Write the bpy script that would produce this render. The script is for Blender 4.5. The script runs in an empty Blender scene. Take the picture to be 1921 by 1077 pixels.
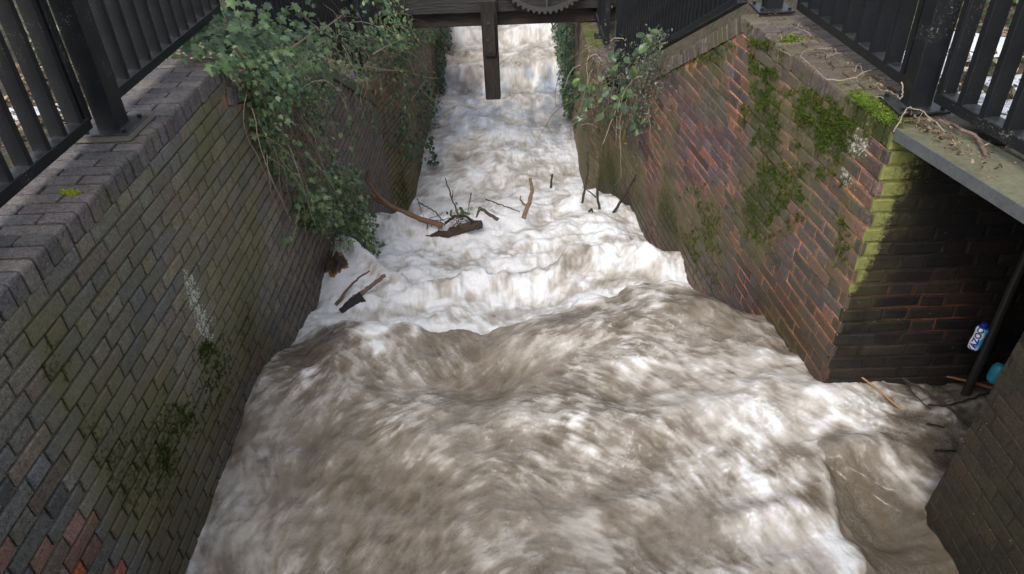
import bpy, math, random
import numpy as np
from mathutils import Vector, Matrix

random.seed(7)
rng = np.random.default_rng(11)
R_ = math.radians

# ------------------------------------------------------------------ camera, world, sun
scene = bpy.context.scene
cam_d = bpy.data.cameras.new("camera")
cam = bpy.data.objects.new("camera", cam_d)
scene.collection.objects.link(cam)
scene.camera = cam
cam_d.sensor_width = 36.0
cam_d.lens = 1373.5 / 1921 * 36.0
cam_d.clip_start = 0.05
cam_d.clip_end = 500
CR = np.array([[0.99931707, 0.03334495, 0.01592169],
               [-0.00629997, 0.57832688, -0.81578081],
               [-0.03641011, 0.81512339, 0.578142]])
m = Matrix.Identity(4)
for i in range(3):
    for j in range(3):
        m[i][j] = float(CR[i, j])
cam.matrix_world = m

SUN_EL, SUN_ROT = 48.0, 200.0
world = bpy.data.worlds.new("World")
scene.world = world
world.use_nodes = True
wn = world.node_tree.nodes
wl = world.node_tree.links
bg = wn['Background']
sky = wn.new('ShaderNodeTexSky')
sky.sky_type = 'NISHITA'
sky.sun_disc = False
sky.sun_elevation = R_(SUN_EL)
sky.sun_rotation = R_(SUN_ROT)
sky.dust_density = 4.0
sky.air_density = 1.0
hs = wn.new('ShaderNodeHueSaturation')
hs.inputs['Saturation'].default_value = 0.45
wl.new(sky.outputs[0], hs.inputs['Color'])
wl.new(hs.outputs[0], bg.inputs['Color'])
bg.inputs['Strength'].default_value = 0.13
sun_d = bpy.data.lights.new("sun", 'SUN')
sun_d.energy = 1.0
sun_d.angle = R_(25)
sun_d.color = (1.0, 0.96, 0.90)
sun = bpy.data.objects.new("sun", sun_d)
scene.collection.objects.link(sun)
# direction towards the sun: azimuth measured like the sky texture
az = R_(SUN_ROT)
sd = Vector((math.sin(az) * math.cos(R_(SUN_EL)), math.cos(az) * math.cos(R_(SUN_EL)), math.sin(R_(SUN_EL))))
sun.rotation_euler = sd.to_track_quat('Z', 'Y').to_euler()
scene.view_settings.view_transform = 'Standard'
scene.view_settings.look = 'None'
scene.view_settings.gamma = 1
scene.view_settings.exposure = 0.76
scene.cycles.max_bounces = 5

# ------------------------------------------------------------------ helpers
COL = scene.collection


def link_mesh(name, me, mats, parent=None):
    o = bpy.data.objects.new(name, me)
    for mt in (mats if isinstance(mats, (list, tuple)) else [mats]):
        me.materials.append(mt)
    COL.objects.link(o)
    if parent is not None:
        o.parent = parent
        pm = parent.matrix_basis
        o.matrix_parent_inverse = pm.inverted()
    return o


def tag(o, label, cat, group=None, kind=None):
    if kind == 'structure':
        o['kind'] = kind
        if label:
            o['label'] = label
        return o
    o['label'] = label
    o['category'] = cat
    if group:
        o['group'] = group
    if kind:
        o['kind'] = kind
    return o


def empty(name, loc, label, cat, group=None):
    o = bpy.data.objects.new(name, None)
    COL.objects.link(o)
    o.location = loc
    o.empty_display_size = 0.1
    return tag(o, label, cat, group)


def mesh_np(name, V, F, smooth=False, mat_idx=None, attrs=None):
    """V (n,3); F list of arrays (k,3) or (k,4)"""
    me = bpy.data.meshes.new(name)
    V = np.asarray(V, np.float32)
    me.vertices.add(len(V))
    me.vertices.foreach_set('co', V.ravel())
    Fs = [np.asarray(f, np.int32) for f in F if len(f)]
    loops = np.concatenate([f.ravel() for f in Fs])
    tot = np.concatenate([np.full(len(f), f.shape[1], np.int32) for f in Fs])
    st = np.concatenate([[0], np.cumsum(tot)[:-1]]).astype(np.int32)
    me.loops.add(len(loops))
    me.loops.foreach_set('vertex_index', loops)
    me.polygons.add(len(tot))
    me.polygons.foreach_set('loop_start', st)
    me.polygons.foreach_set('loop_total', tot)
    if mat_idx is not None:
        me.polygons.foreach_set('material_index', np.asarray(mat_idx, np.int32))
    me.polygons.foreach_set('use_smooth', np.full(len(tot), smooth, bool))
    if attrs:
        for k, a in attrs.items():
            at = me.color_attributes.new(k, 'FLOAT_COLOR', 'POINT')
            a = np.asarray(a, np.float32)
            if a.shape[1] == 3:
                a = np.concatenate([a, np.ones((len(a), 1), np.float32)], 1)
            at.data.foreach_set('color', a.ravel())
    me.update(calc_edges=True)
    me.validate()
    return me


class MB:
    """collects quads / tris with per-vertex attributes"""
    def __init__(self):
        self.V = []; self.Q = []; self.T = []; self.qm = []; self.tm = []
        self.A = {}; self.n = 0

    def add(self, V, Q=None, T=None, mat=0, **attrs):
        V = np.asarray(V, float).reshape(-1, 3)
        self.V.append(V)
        if Q is not None and len(Q):
            Q = np.asarray(Q, int) + self.n
            self.Q.append(Q); self.qm.append(np.full(len(Q), mat))
        if T is not None and len(T):
            T = np.asarray(T, int) + self.n
            self.T.append(T); self.tm.append(np.full(len(T), mat))
        for k, a in attrs.items():
            a = np.asarray(a, float)
            if a.ndim == 1:
                a = np.tile(a, (len(V), 1))
            self.A.setdefault(k, []).append(a)
        self.n += len(V)

    def box(self, c, s, ax=None, mat=0, bev=0.0, **attrs):
        """box centre c, size s, axes rows ax"""
        ax = np.eye(3) if ax is None else np.asarray(ax, float)
        s = np.asarray(s, float) / 2
        if bev <= 0:
            P = np.array([[x, y, z] for x in (-1, 1) for y in (-1, 1) for z in (-1, 1)], float) * s
            Q = [[0, 1, 3, 2], [4, 6, 7, 5], [0, 4, 5, 1], [2, 3, 7, 6], [0, 2, 6, 4], [1, 5, 7, 3]]
            self.add(np.asarray(c) + P @ ax, Q=Q, mat=mat, **attrs)
        else:
            P = []; idx = {}
            for x in (-1, 1):
                for y in (-1, 1):
                    for z in (-1, 1):
                        for k in range(3):
                            q = np.array([x, y, z], float) * (s - bev)
                            q[k] = (x, y, z)[k] * s[k]
                            idx[(x, y, z, k)] = len(P); P.append(q)
            Q = []; T = []
            for k in range(3):
                a, b = [(1, 2), (2, 0), (0, 1)][k]
                for sg in (-1, 1):
                    f = []
                    for (u, v) in ((-1, -1), (1, -1), (1, 1), (-1, 1)):
                        t = [0, 0, 0]; t[k] = sg; t[a] = u; t[b] = v
                        f.append(idx[tuple(t) + (k,)])
                    Q.append(f if sg > 0 else f[::-1])
            for k in range(3):
                a, b = [(1, 2), (2, 0), (0, 1)][k]
                for u in (-1, 1):
                    for v in (-1, 1):
                        t0 = [0, 0, 0]; t0[k] = -1; t0[a] = u; t0[b] = v
                        t1 = list(t0); t1[k] = 1
                        f = [idx[tuple(t0) + (a,)], idx[tuple(t1) + (a,)], idx[tuple(t1) + (b,)], idx[tuple(t0) + (b,)]]
                        Q.append(f if u * v > 0 else f[::-1])
            for x in (-1, 1):
                for y in (-1, 1):
                    for z in (-1, 1):
                        f = [idx[(x, y, z, 0)], idx[(x, y, z, 1)], idx[(x, y, z, 2)]]
                        T.append(f if x * y * z > 0 else f[::-1])
            self.add(np.asarray(c) + np.array(P) @ ax, Q=Q, T=T, mat=mat, **attrs)

    def bar(self, a, b, w, t, up=(0, 0, 1), mat=0, bev=0.0, **attrs):
        """bar from a to b, width w along 'side', t along 'up-ish'"""
        a = np.asarray(a, float); b = np.asarray(b, float)
        d = b - a; L = np.linalg.norm(d); d /= L
        u = np.asarray(up, float); u = u - u.dot(d) * d; u /= np.linalg.norm(u)
        s = np.cross(u, d)
        self.box((a + b) / 2, (L, w, t), ax=[d, s, u], mat=mat, bev=bev, **attrs)

    def tube(self, pts, rad, n=6, mat=0, cap=True, wob=0.0, **attrs):
        pts = np.asarray(pts, float); k = len(pts)
        rad = np.full(k, rad) if np.isscalar(rad) else np.asarray(rad, float)
        tg = np.gradient(pts, axis=0); tg /= np.linalg.norm(tg, axis=1)[:, None] + 1e-9
        up = np.array([0.3, 0.2, 0.93]); V = []
        for i in range(k):
            s = np.cross(tg[i], up); s /= np.linalg.norm(s) + 1e-9
            u = np.cross(s, tg[i]); up = u
            an = np.arange(n) / n * 2 * math.pi
            r = rad[i] * (1 + wob * rng.normal(size=n))
            V.append(pts[i] + np.outer(np.cos(an) * r, s) + np.outer(np.sin(an) * r, u))
        V = np.concatenate(V)
        Q = [[i * n + j, i * n + (j + 1) % n, (i + 1) * n + (j + 1) % n, (i + 1) * n + j] for i in range(k - 1) for j in range(n)]
        T = []
        if cap:
            V = np.concatenate([V, pts[:1], pts[-1:]])
            T = [[k * n, (j + 1) % n, j] for j in range(n)] + [[k * n + 1, (k - 1) * n + j, (k - 1) * n + (j + 1) % n] for j in range(n)]
        self.add(V, Q=Q, T=T, mat=mat, **attrs)

    def build(self, name, mats, parent=None, smooth=False):
        V = np.concatenate(self.V)
        F = []; mi = []
        if self.Q:
            F.append(np.concatenate(self.Q)); mi.append(np.concatenate(self.qm))
        if self.T:
            F.append(np.concatenate(self.T)); mi.append(np.concatenate(self.tm))
        at = {}
        for k, a in self.A.items():
            a = [np.concatenate([x, np.ones((len(x), 1))], 1) if x.shape[1] == 3 else x for x in a]
            at[k] = np.concatenate(a)
        me = mesh_np(name, V, F, smooth=smooth, mat_idx=np.concatenate(mi), attrs=at)
        return link_mesh(name, me, mats, parent)


def nrm(v):
    v = np.asarray(v, float)
    return v / (np.linalg.norm(v, axis=-1, keepdims=True) + 1e-12)


def pix(x, y):
    """direction of a photo pixel (1921 wide), used once to measure where things stand"""
    d = np.array([x - 960.5, -(y - 538.5), -1373.5])
    return CR @ d


def onX(x, y, X0): d = pix(x, y); return d * (X0 / d[0])
def onY(x, y, Y0): d = pix(x, y); return d * (Y0 / d[1])
def onZ(x, y, Z0): d = pix(x, y); return d * (Z0 / d[2])


# right wall plane: corner A, direction to B
WA = np.array([1.521, 2.777]); WE = nrm(np.array([-0.105, 1.0]))
WN = np.array([-WE[1], WE[0]])     # towards the channel


def onW(x, y, off=0.0):
    d = pix(x, y); p = WA + WN * off
    t = WN.dot(p) / WN.dot(d[:2])
    return d * t


# tileable band-limited noise
def _tile(n, seed):
    r = np.random.default_rng(seed).normal(size=(n, n))
    fx = np.fft.fftfreq(n)[:, None]; fy = np.fft.fftfreq(n)[None, :]
    g = np.exp(-((fx ** 2 + fy ** 2) * (2 * math.pi * 1.1) ** 2) / 2)
    a = np.real(np.fft.ifft2(np.fft.fft2(r) * g))
    return (a / a.std()).astype(np.float32)


TILES = [_tile(512, s) for s in range(6)]


def smp(x, y, f, s=0):
    """noise ~N(0,1), feature size about 3/f"""
    T = TILES[s % 6]; n = 512
    u = (x * f + 17.3 * s) % n; v = (y * f + 91.7 * s) % n
    i = np.floor(u).astype(int); j = np.floor(v).astype(int)
    a = (u - i).astype(np.float32); b = (v - j).astype(np.float32)
    a = a * a * (3 - 2 * a); b = b * b * (3 - 2 * b)
    i %= n; j %= n; i1 = (i + 1) % n; j1 = (j + 1) % n
    return T[i, j] * (1 - a) * (1 - b) + T[i1, j] * a * (1 - b) + T[i, j1] * (1 - a) * b + T[i1, j1] * a * b


def fbm(x, y, f, o=4, s=0, g=0.5):
    t = 0; a = 1; w = 0
    for k in range(o):
        t = t + a * smp(x, y, f * 2 ** k, s + k); w += a * a; a *= g
    return t / math.sqrt(w)


def sstep(a, b, x):
    t = np.clip((x - a) / (b - a), 0, 1)
    return t * t * (3 - 2 * t)


# ------------------------------------------------------------------ materials
class NT:
    def __init__(self, name):
        self.m = bpy.data.materials.new(name); self.m.use_nodes = True
        self.t = self.m.node_tree; self.b = self.t.nodes['Principled BSDF']

    def n(self, typ, **kw):
        x = self.t.nodes.new(typ)
        for k, v in kw.items():
            if k.startswith('i_'):
                key = k[2:]
                key = int(key) if key.isdigit() else key.replace('_', ' ')
                x.inputs[key].default_value = v
            else:
                setattr(x, k, v)
        return x

    def l(self, a, b): self.t.links.new(a, b)

    def noise(self, scale, detail=4, rough=0.6, vec=None, dist=0.0):
        x = self.n('ShaderNodeTexNoise'); x.inputs['Scale'].default_value = scale
        x.inputs['Detail'].default_value = detail; x.inputs['Roughness'].default_value = rough
        x.inputs['Distortion'].default_value = dist
        if vec is not None: self.l(vec, x.inputs['Vector'])
        return x.outputs['Fac']

    def coord(self):
        return self.n('ShaderNodeTexCoord').outputs['Object']

    def ramp(self, src, a, b, ca=(0, 0, 0, 1), cb=(1, 1, 1, 1)):
        x = self.n('ShaderNodeValToRGB')
        x.color_ramp.elements[0].position = a; x.color_ramp.elements[1].position = b
        x.color_ramp.elements[0].color = ca; x.color_ramp.elements[1].color = cb
        self.l(src, x.inputs[0]); return x.outputs[0]

    def mix(self, fac, a, b, mode='MIX'):
        x = self.n('ShaderNodeMix', data_type='RGBA', blend_type=mode)
        if isinstance(fac, (int, float)): x.inputs[0].default_value = fac
        else: self.l(fac, x.inputs[0])
        for s, v in ((6, a), (7, b)):
            if isinstance(v, tuple): x.inputs[s].default_value = v if len(v) == 4 else v + (1,)
            else: self.l(v, x.inputs[s])
        return x.outputs[2]

    def math(self, op, a, b=None, c=None, clamp=False):
        x = self.n('ShaderNodeMath', operation=op, use_clamp=clamp)
        for i, v in enumerate((a, b, c)):
            if v is None: continue
            if isinstance(v, (int, float)): x.inputs[i].default_value = v
            else: self.l(v, x.inputs[i])
        return x.outputs[0]

    def bump(self, h, strength=0.3, dist=0.01, normal=None):
        x = self.n('ShaderNodeBump'); x.inputs['Strength'].default_value = strength
        x.inputs['Distance'].default_value = dist; self.l(h, x.inputs['Height'])
        if normal is not None: self.l(normal, x.inputs['Normal'])
        self.l(x.outputs[0], self.b.inputs['Normal']); return x.outputs[0]

    def attr(self, name):
        x = self.n('ShaderNodeAttribute', attribute_name=name)
        return x

    def set(self, **kw):
        for k, v in kw.items():
            k = k.replace('_', ' ')
            if isinstance(v, (int, float, tuple)):
                self.b.inputs[k].default_value = v if not (isinstance(v, tuple) and len(v) == 3) else v + (1,)
            else:
                self.l(v, self.b.inputs[k])
        return self


GAIN = 0.98


def brick_mat(name, mortar=False, corner=False):
    """col: rgb + wet ; msk: moss, white lichen, yellow algae, mortar stain"""
    t = NT(name); co = t.coord()
    c = t.attr('col'); k = t.attr('msk')
    sep = t.n('ShaderNodeSeparateColor'); t.l(k.outputs['Color'], sep.inputs[0])
    moss, lich, alg = sep.outputs
    n1 = t.noise(14, 6, 0.7, co); n2 = t.noise(130, 3, 0.8, co); n3 = t.noise(3.2, 4, 0.6, co)
    n4 = t.noise(48, 6, 0.8, co)
    v = t.math('ADD', t.math('MULTIPLY', n1, 1.9), t.math('MULTIPLY', n2, 4.6))
    v = t.math('ADD', t.math('ADD', v, t.math('MULTIPLY', n4, 5.0)), -4.75 + GAIN)
    v = t.math('MAXIMUM', v, .22)
    base = t.mix(1.0, c.outputs['Color'], v, 'MULTIPLY')
    # pale and dark speckle
    sp = t.ramp(n2, 0.66, 0.74)
    base = t.mix(t.math('MULTIPLY', sp, 0.5), base, t.mix(1.0, base, (2.4, 2.4, 2.3), 'MULTIPLY'))
    # olive film
    f0 = t.math('ADD', t.math('MULTIPLY', moss, 1.3), t.math('MULTIPLY', t.math('SUBTRACT', n3, 0.5), 1.4))
    film = t.ramp(f0, 0.12, 0.95)
    base = t.mix(t.math('MULTIPLY', t.math('MULTIPLY', film, t.math('MULTIPLY', moss, 5.0, clamp=True)), 0.8), base, (0.155, 0.148, 0.060))
    f1 = t.math('ADD', t.math('MULTIPLY', moss, 0.75), t.math('MULTIPLY', t.math('SUBTRACT', n4, 0.5), 1.6))
    mf = t.ramp(f1, 0.60, 0.76)
    gcol = t.mix(n2, (0.022, 0.035, 0.008), (0.10, 0.135, 0.020))
    base = t.mix(mf, base, gcol)
    # yellow-green algae
    if corner:
        sx = t.n('ShaderNodeSeparateXYZ'); t.l(co, sx.inputs[0])
        wd = t.ramp(t.math('ADD', sx.outputs['Z'], 2.25), .05, .95, (.035, .035, .035, 1), (.16, .16, .16, 1))
        ds = t.math('DIVIDE', t.math('SUBTRACT', sx.outputs['X'], 1.521), wd)
        alg = t.math('MULTIPLY', t.math('SUBTRACT', 1.0, t.math('MULTIPLY', ds, .55), clamp=True), t.ramp(t.math('ADD', sx.outputs['Z'], 2.25), .05, .25))
        alg = t.math('ADD', t.math('MULTIPLY', alg, .9), t.math('MULTIPLY', t.math('SUBTRACT', n1, .5), .5))
    fa = t.math('ADD', alg, t.math('MULTIPLY', t.math('SUBTRACT', n4, 0.5), 1.1))
    am = t.ramp(fa, 0.40, 0.62)
    acol = t.mix(n4, (0.10, 0.13, 0.02), (0.40, 0.42, 0.15))
    base = t.mix(am, base, acol)
    # white lichen
    fl = t.math('ADD', t.math('MULTIPLY', lich, 0.9), t.math('MULTIPLY', t.math('SUBTRACT', t.noise(70, 3, 0.6, co), 0.5), 2.2))
    lm = t.ramp(fl, 0.72, 0.80)
    base = t.mix(lm, base, (0.52, 0.55, 0.48))
    # stray specks
    vo = t.n('ShaderNodeTexVoronoi'); vo.inputs['Scale'].default_value = 21; t.l(co, vo.inputs['Vector'])
    sk = t.ramp(vo.outputs['Distance'], 0.045, 0.075, (1, 1, 1, 1), (0, 0, 0, 1))
    base = t.mix(t.math('MULTIPLY', t.math('MULTIPLY', sk, t.ramp(n3, .44, .56)), 0.85), base, (0.40, 0.40, 0.35))
    wet = c.outputs['Alpha']
    dk = t.mix(wet, (1, 1, 1), (0.50, 0.46, 0.44))
    base = t.mix(1.0, base, dk, 'MULTIPLY')
    t.set(Base_Color=base)
    r = t.math('SUBTRACT', 0.85, t.math('MULTIPLY', wet, 0.4))
    r = t.math('ADD', r, t.math('MULTIPLY', t.math('SUBTRACT', n1, 0.5), 0.5), clamp=True)
    t.l(r, t.b.inputs['Roughness'])
    t.b.inputs['Specular IOR Level'].default_value = 0.35
    h = t.math('ADD', t.math('MULTIPLY', n1, 0.6), t.math('ADD', t.math('MULTIPLY', n2, 0.35), t.math('MULTIPLY', n4, 0.6)))
    h = t.math('ADD', h, t.math('MULTIPLY', mf, 0.8))
    t.bump(h, 0.9, 0.010)
    return t.m


M_BRICK = brick_mat('weathered_brick')
M_MORTAR = brick_mat('weathered_mortar')
M_BRICKC = brick_mat('inlet_shade_brick', corner=True)  # inlet return face, deck shade put into its colour
M_MORTARC = brick_mat('inlet_shade_mortar', corner=True)


def black_iron():
    t = NT('black_painted_iron'); co = t.coord()
    n1 = t.noise(20, 5, 0.65, co); n2 = t.noise(120, 4, 0.7, co); n3 = t.noise(6, 5, 0.6, co)
    base = t.mix(n1, (0.006, 0.007, 0.009), (0.016, 0.018, 0.022))
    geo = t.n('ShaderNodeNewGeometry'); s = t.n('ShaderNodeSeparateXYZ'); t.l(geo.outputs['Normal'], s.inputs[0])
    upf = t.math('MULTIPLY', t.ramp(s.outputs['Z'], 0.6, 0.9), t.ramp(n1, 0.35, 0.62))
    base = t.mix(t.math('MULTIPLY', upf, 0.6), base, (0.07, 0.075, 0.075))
    fl = t.ramp(t.math('ADD', n2, t.math('MULTIPLY', n3, 0.6)), 0.96, 1.0)
    base = t.mix(t.math('MULTIPLY', fl, 0.7), base, (0.25, 0.25, 0.22))
    t.set(Base_Color=base, Roughness=t.ramp(n3, 0.2, 0.8, (0.28, 0.28, 0.28, 1), (0.55, 0.55, 0.55, 1)))
    t.bump(t.math('ADD', n1, t.math('MULTIPLY', n2, 0.5)), 0.25, 0.003)
    return t.m


M_IRON = black_iron()


def attr_mat(name, rough=0.6, bumpscale=60, bs=0.4, spec=0.5, var=0.5, dist=0.003, scale=(1, 1, 1), sss=0.0, trans=0.0):
    t = NT(name); co = t.coord()
    if scale != (1, 1, 1):
        mp = t.n('ShaderNodeMapping'); mp.inputs['Scale'].default_value = scale; t.l(co, mp.inputs['Vector']); co = mp.outputs[0]
    c = t.attr('col')
    n = t.noise(bumpscale, 5, 0.65, co); n2 = t.noise(bumpscale / 6, 3, 0.6, co)
    v = t.math('ADD', t.math('MULTIPLY', t.math('ADD', n, n2), var), 1 - var)
    base = t.mix(1.0, c.outputs['Color'], v, 'MULTIPLY')
    t.set(Base_Color=base, Roughness=rough); t.b.inputs['Specular IOR Level'].default_value = spec
    t.bump(n, bs, dist)
    if trans:
        tr = t.n('ShaderNodeBsdfTranslucent'); t.l(base, tr.inputs['Color'])
        ms = t.n('ShaderNodeMixShader'); ms.inputs[0].default_value = trans
        t.l(t.b.outputs[0], ms.inputs[1]); t.l(tr.outputs[0], ms.inputs[2])
        t.l(ms.outputs[0], t.t.nodes['Material Output'].inputs['Surface'])
    return t.m


M_LEAF = attr_mat('leaf', 0.33, 90, 0.3, 0.5, 0.45, trans=0.18)
M_MOSS = attr_mat('moss', 0.9, 300, 0.6, 0.2, 0.5, trans=0.15)
M_STEM = attr_mat('bark_stem', 0.75, 120, 0.6, 0.3, 0.6)
M_DEAD = attr_mat('dead_leaf', 0.7, 100, 0.5, 0.3, 0.5, trans=0.1)


def wood(name, dark, light, wet=0.45):
    t = NT(name); co = t.coord()
    mp = t.n('ShaderNodeMapping'); mp.inputs['Scale'].default_value = (14, 14, 1.2)
    t.l(co, mp.inputs['Vector'])
    a = t.noise(3.0, 8, 0.75, mp.outputs[0], 0.4); b = t.noise(3, 5, 0.6, co); g = t.noise(12, 8, 0.8, mp.outputs[0], 0.2)
    base = t.mix(t.ramp(a, 0.35, 0.75), dark, light)
    base = t.mix(t.math('MULTIPLY', t.ramp(b, 0.45, 0.7), 0.5), base, tuple(x * 0.6 for x in dark))
    t.set(Base_Color=base, Roughness=wet)
    t.bump(t.math('ADD', a, t.math('MULTIPLY', g, 0.6)), 0.9, 0.02)
    return t.m


M_TIMBER = wood('wet_black_timber', (0.012, 0.011, 0.011), (0.065, 0.055, 0.048), 0.5)


def wood_h(name, dark, light):
    t = NT(name); co = t.coord()
    mp = t.n('ShaderNodeMapping'); mp.inputs['Scale'].default_value = (1.2, 14, 14)
    t.l(co, mp.inputs['Vector'])
    a = t.noise(3.0, 8, 0.75, mp.outputs[0], 0.4); b = t.noise(3, 5, 0.6, co)
    base = t.mix(t.ramp(a, 0.35, 0.75), dark, light)
    base = t.mix(t.math('MULTIPLY', t.ramp(b, 0.45, 0.7), 0.5), base, tuple(x * 0.6 for x in dark))
    t.set(Base_Color=base, Roughness=0.55)
    t.bump(a, 0.9, 0.02)
    return t.m


M_BEAM = wood_h('black_beam_timber', (0.011, 0.010, 0.011), (0.05, 0.046, 0.044))
M_BEAM2 = wood_h('brown_beam_timber', (0.018, 0.013, 0.010), (0.10, 0.07, 0.048))


def plain(name, col, rough=0.5, metal=0.0, ns=30, col2=None, bs=0.3, coat=0.0):
    t = NT(name); co = t.coord(); n = t.noise(ns, 6, 0.7, co); n2 = t.noise(ns * 5, 4, 0.7, co)
    col2 = col2 or tuple(c * 0.6 for c in col)
    t.set(Base_Color=t.mix(t.ramp(t.math('ADD', t.math('MULTIPLY', n, 0.6), t.math('MULTIPLY', n2, 0.4)), 0.3, 0.7), col2, col), Roughness=rough, Metallic=metal)
    t.bump(t.math('ADD', n, t.math('MULTIPLY', n2, 0.6)), bs, 0.004)
    if coat: t.b.inputs['Coat Weight'].default_value = coat
    return t.m


M_GEAR = plain('grey_cast_iron', (0.085, 0.082, 0.08), 0.5, 0.3)
M_STEEL = plain('galvanised_steel', (0.24, 0.25, 0.26), 0.5, 0.5, 12, (0.10, 0.11, 0.12))
M_DECK = plain('algae_stained_concrete', (0.20, 0.20, 0.13), 0.8, 0, 9, (0.075, 0.075, 0.045), 0.5)
M_PIPE = plain('dark_pipe', (0.03, 0.027, 0.025), 0.5, 0, 30)


def ground_mat():
    t = NT('leaf_litter_and_snow'); co = t.coord()
    n0 = t.noise(1.3, 5, 0.6, co); n1 = t.noise(26, 6, 0.7, co); n2 = t.noise(90, 4, 0.7, co); n3 = t.noise(7, 4, 0.7, co)
    base = t.mix(t.ramp(n1, 0.35, 0.65), (0.05, 0.038, 0.026), (0.16, 0.12, 0.085))
    base = t.mix(t.ramp(n3, 0.50, 0.62), base, (0.05, 0.07, 0.022))
    base = t.mix(t.ramp(n2, 0.60, 0.68), base, (0.30, 0.27, 0.22))
    t.set(Base_Color=base, Roughness=0.85)
    t.bump(t.math('ADD', n1, n2), 0.9, 0.03)
    return t.m


M_GROUND = ground_mat()
M_SNOW = plain('old_snow', (0.80, 0.83, 0.88), 0.7, 0, 16, (0.66, 0.70, 0.78), 0.6)

# ------------------------------------------------------------------ brickwork
COURSE0 = -1.342   # underside of the level copings; courses go down by 75 mm


def brick_patch(mb, P0, P1, nor, ztop, zbot, tone, mask, phase=0.0, joint=0.014, jit=1.0, topfun=None, extra=0.0, chf=.005):
    """Flemish bond on the vertical plane through P0-P1 (xy).  tone(s,z)->rgb+wet per brick, mask(s,z)->4"""
    P0 = np.asarray(P0, float); P1 = np.asarray(P1, float)
    e2 = P1 - P0; L = np.linalg.norm(e2); e2 /= L
    e = np.array([e2[0], e2[1], 0]); n = np.array([nor[0], nor[1], 0.0]); u = np.array([0, 0, 1.0])
    o = np.array([P0[0], P0[1], 0])
    k0 = int(math.floor((COURSE0 - ztop) / 0.075)); k1 = int(math.ceil((COURSE0 - zbot) / 0.075))
    rows = []
    for k in range(k0, k1):
        zt = COURSE0 - 0.075 * k; zb = zt - 0.065
        s = -0.33 + (0.1675 if k % 2 else 0.0) + phase + random.uniform(-.012, .012); head = True
        while s < L:
            w = 0.1025 if head else 0.215
            a, b = max(s, 0.0), min(s + w, L)
            s += w + 0.010; head = not head
            if b - a < 0.03: continue
            top = zt - 0.006
            if topfun is not None and min(topfun(a), topfun(b)) + .07 < zt: continue
            if zt > ztop + 0.03: continue
            rows.append((a, b, zb - 0.0035, top))
    rw = np.array(rows)
    if not len(rw): return
    N = len(rw)
    j = lambda sc: rng.normal(size=N) * sc * jit
    a = rw[:, 0]; b = rw[:, 1]; z0 = rw[:, 2] + j(.0012); z1 = rw[:, 3] + j(.0012)
    dep = np.abs(j(.0013)); ta = np.clip(j(.0010), -.002, .002); tb = np.clip(j(.0009), -.002, .002)
    ch = chf + np.abs(j(.0015))
    ring = [(-1, -1), (1, -1), (1, 1), (-1, 1)]
    V = np.zeros((N, 12, 3))
    cen = (a + b) / 2; hz = (z0 + z1) / 2; hw = (b - a) / 2; hh = (z1 - z0) / 2
    for r, (dd, inset) in enumerate(((-0.022, 0.0), (-0.0045, 0.0), (0.0, 1.0))):
        for q, (su, sv) in enumerate(ring):
            cj = rng.normal(size=N) * .0012 * jit
            s = cen + su * (hw - inset * ch) + cj; z = hz + sv * (hh - inset * ch) + rng.normal(size=N) * .001 * jit
            d = dd + extra + dep + ta * su + tb * sv
            V[:, r * 4 + q] = o + s[:, None] * e + z[:, None] * u + d[:, None] * n
    Q = []
    for r in (0, 1):
        for q in range(4):
            Q.append([r * 4 + q, r * 4 + (q + 1) % 4, (r + 1) * 4 + (q + 1) % 4, (r + 1) * 4 + q])
    Q.append([8, 9, 10, 11])
    if np.dot(np.cross(e, u), n) < 0:
        Q = [f[::-1] for f in Q]
    QQ = (np.array(Q)[None] + 12 * np.arange(N)[:, None, None]).reshape(-1, 4)
    col = tone(cen, hz)
    col = np.repeat(col, 12, axis=0)
    Vf = V.reshape(-1, 3)
    sv = (Vf - o) @ e; zv = Vf[:, 2]
    mb.add(Vf, Q=QQ, mat=0, col=col, msk=mask(sv, zv))
    # mortar sheet
    ns = max(2, int(L / 0.05) + 1); ks = np.linspace(0, L, ns)
    tf = (lambda s: np.full_like(s, ztop)) if topfun is None else (lambda s: np.minimum(ztop, np.array([topfun(x) for x in s])))
    tz = tf(ks); nz = max(2, int((ztop - zbot) / 0.05))
    S = np.repeat(ks[:, None], nz + 1, 1); Z = zbot + (tz[:, None] - zbot) * np.linspace(0, 1, nz + 1)[None]
    VM = o + S[..., None] * e + Z[..., None] * u + n * (extra - joint)
    VM = VM.reshape(-1, 3)
    I = np.arange(ns * (nz + 1)).reshape(ns, nz + 1)
    QM = np.stack([I[:-1, :-1], I[1:, :-1], I[1:, 1:], I[:-1, 1:]], -1).reshape(-1, 4)
    if np.dot(np.cross(e, u), n) < 0: QM = QM[:, ::-1]
    mk = mask(S.ravel(), Z.ravel())
    cm = tone(S.ravel(), Z.ravel(), mortar=True)
    mb.add(VM, Q=QM, mat=1, col=cm, msk=mk)


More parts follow.
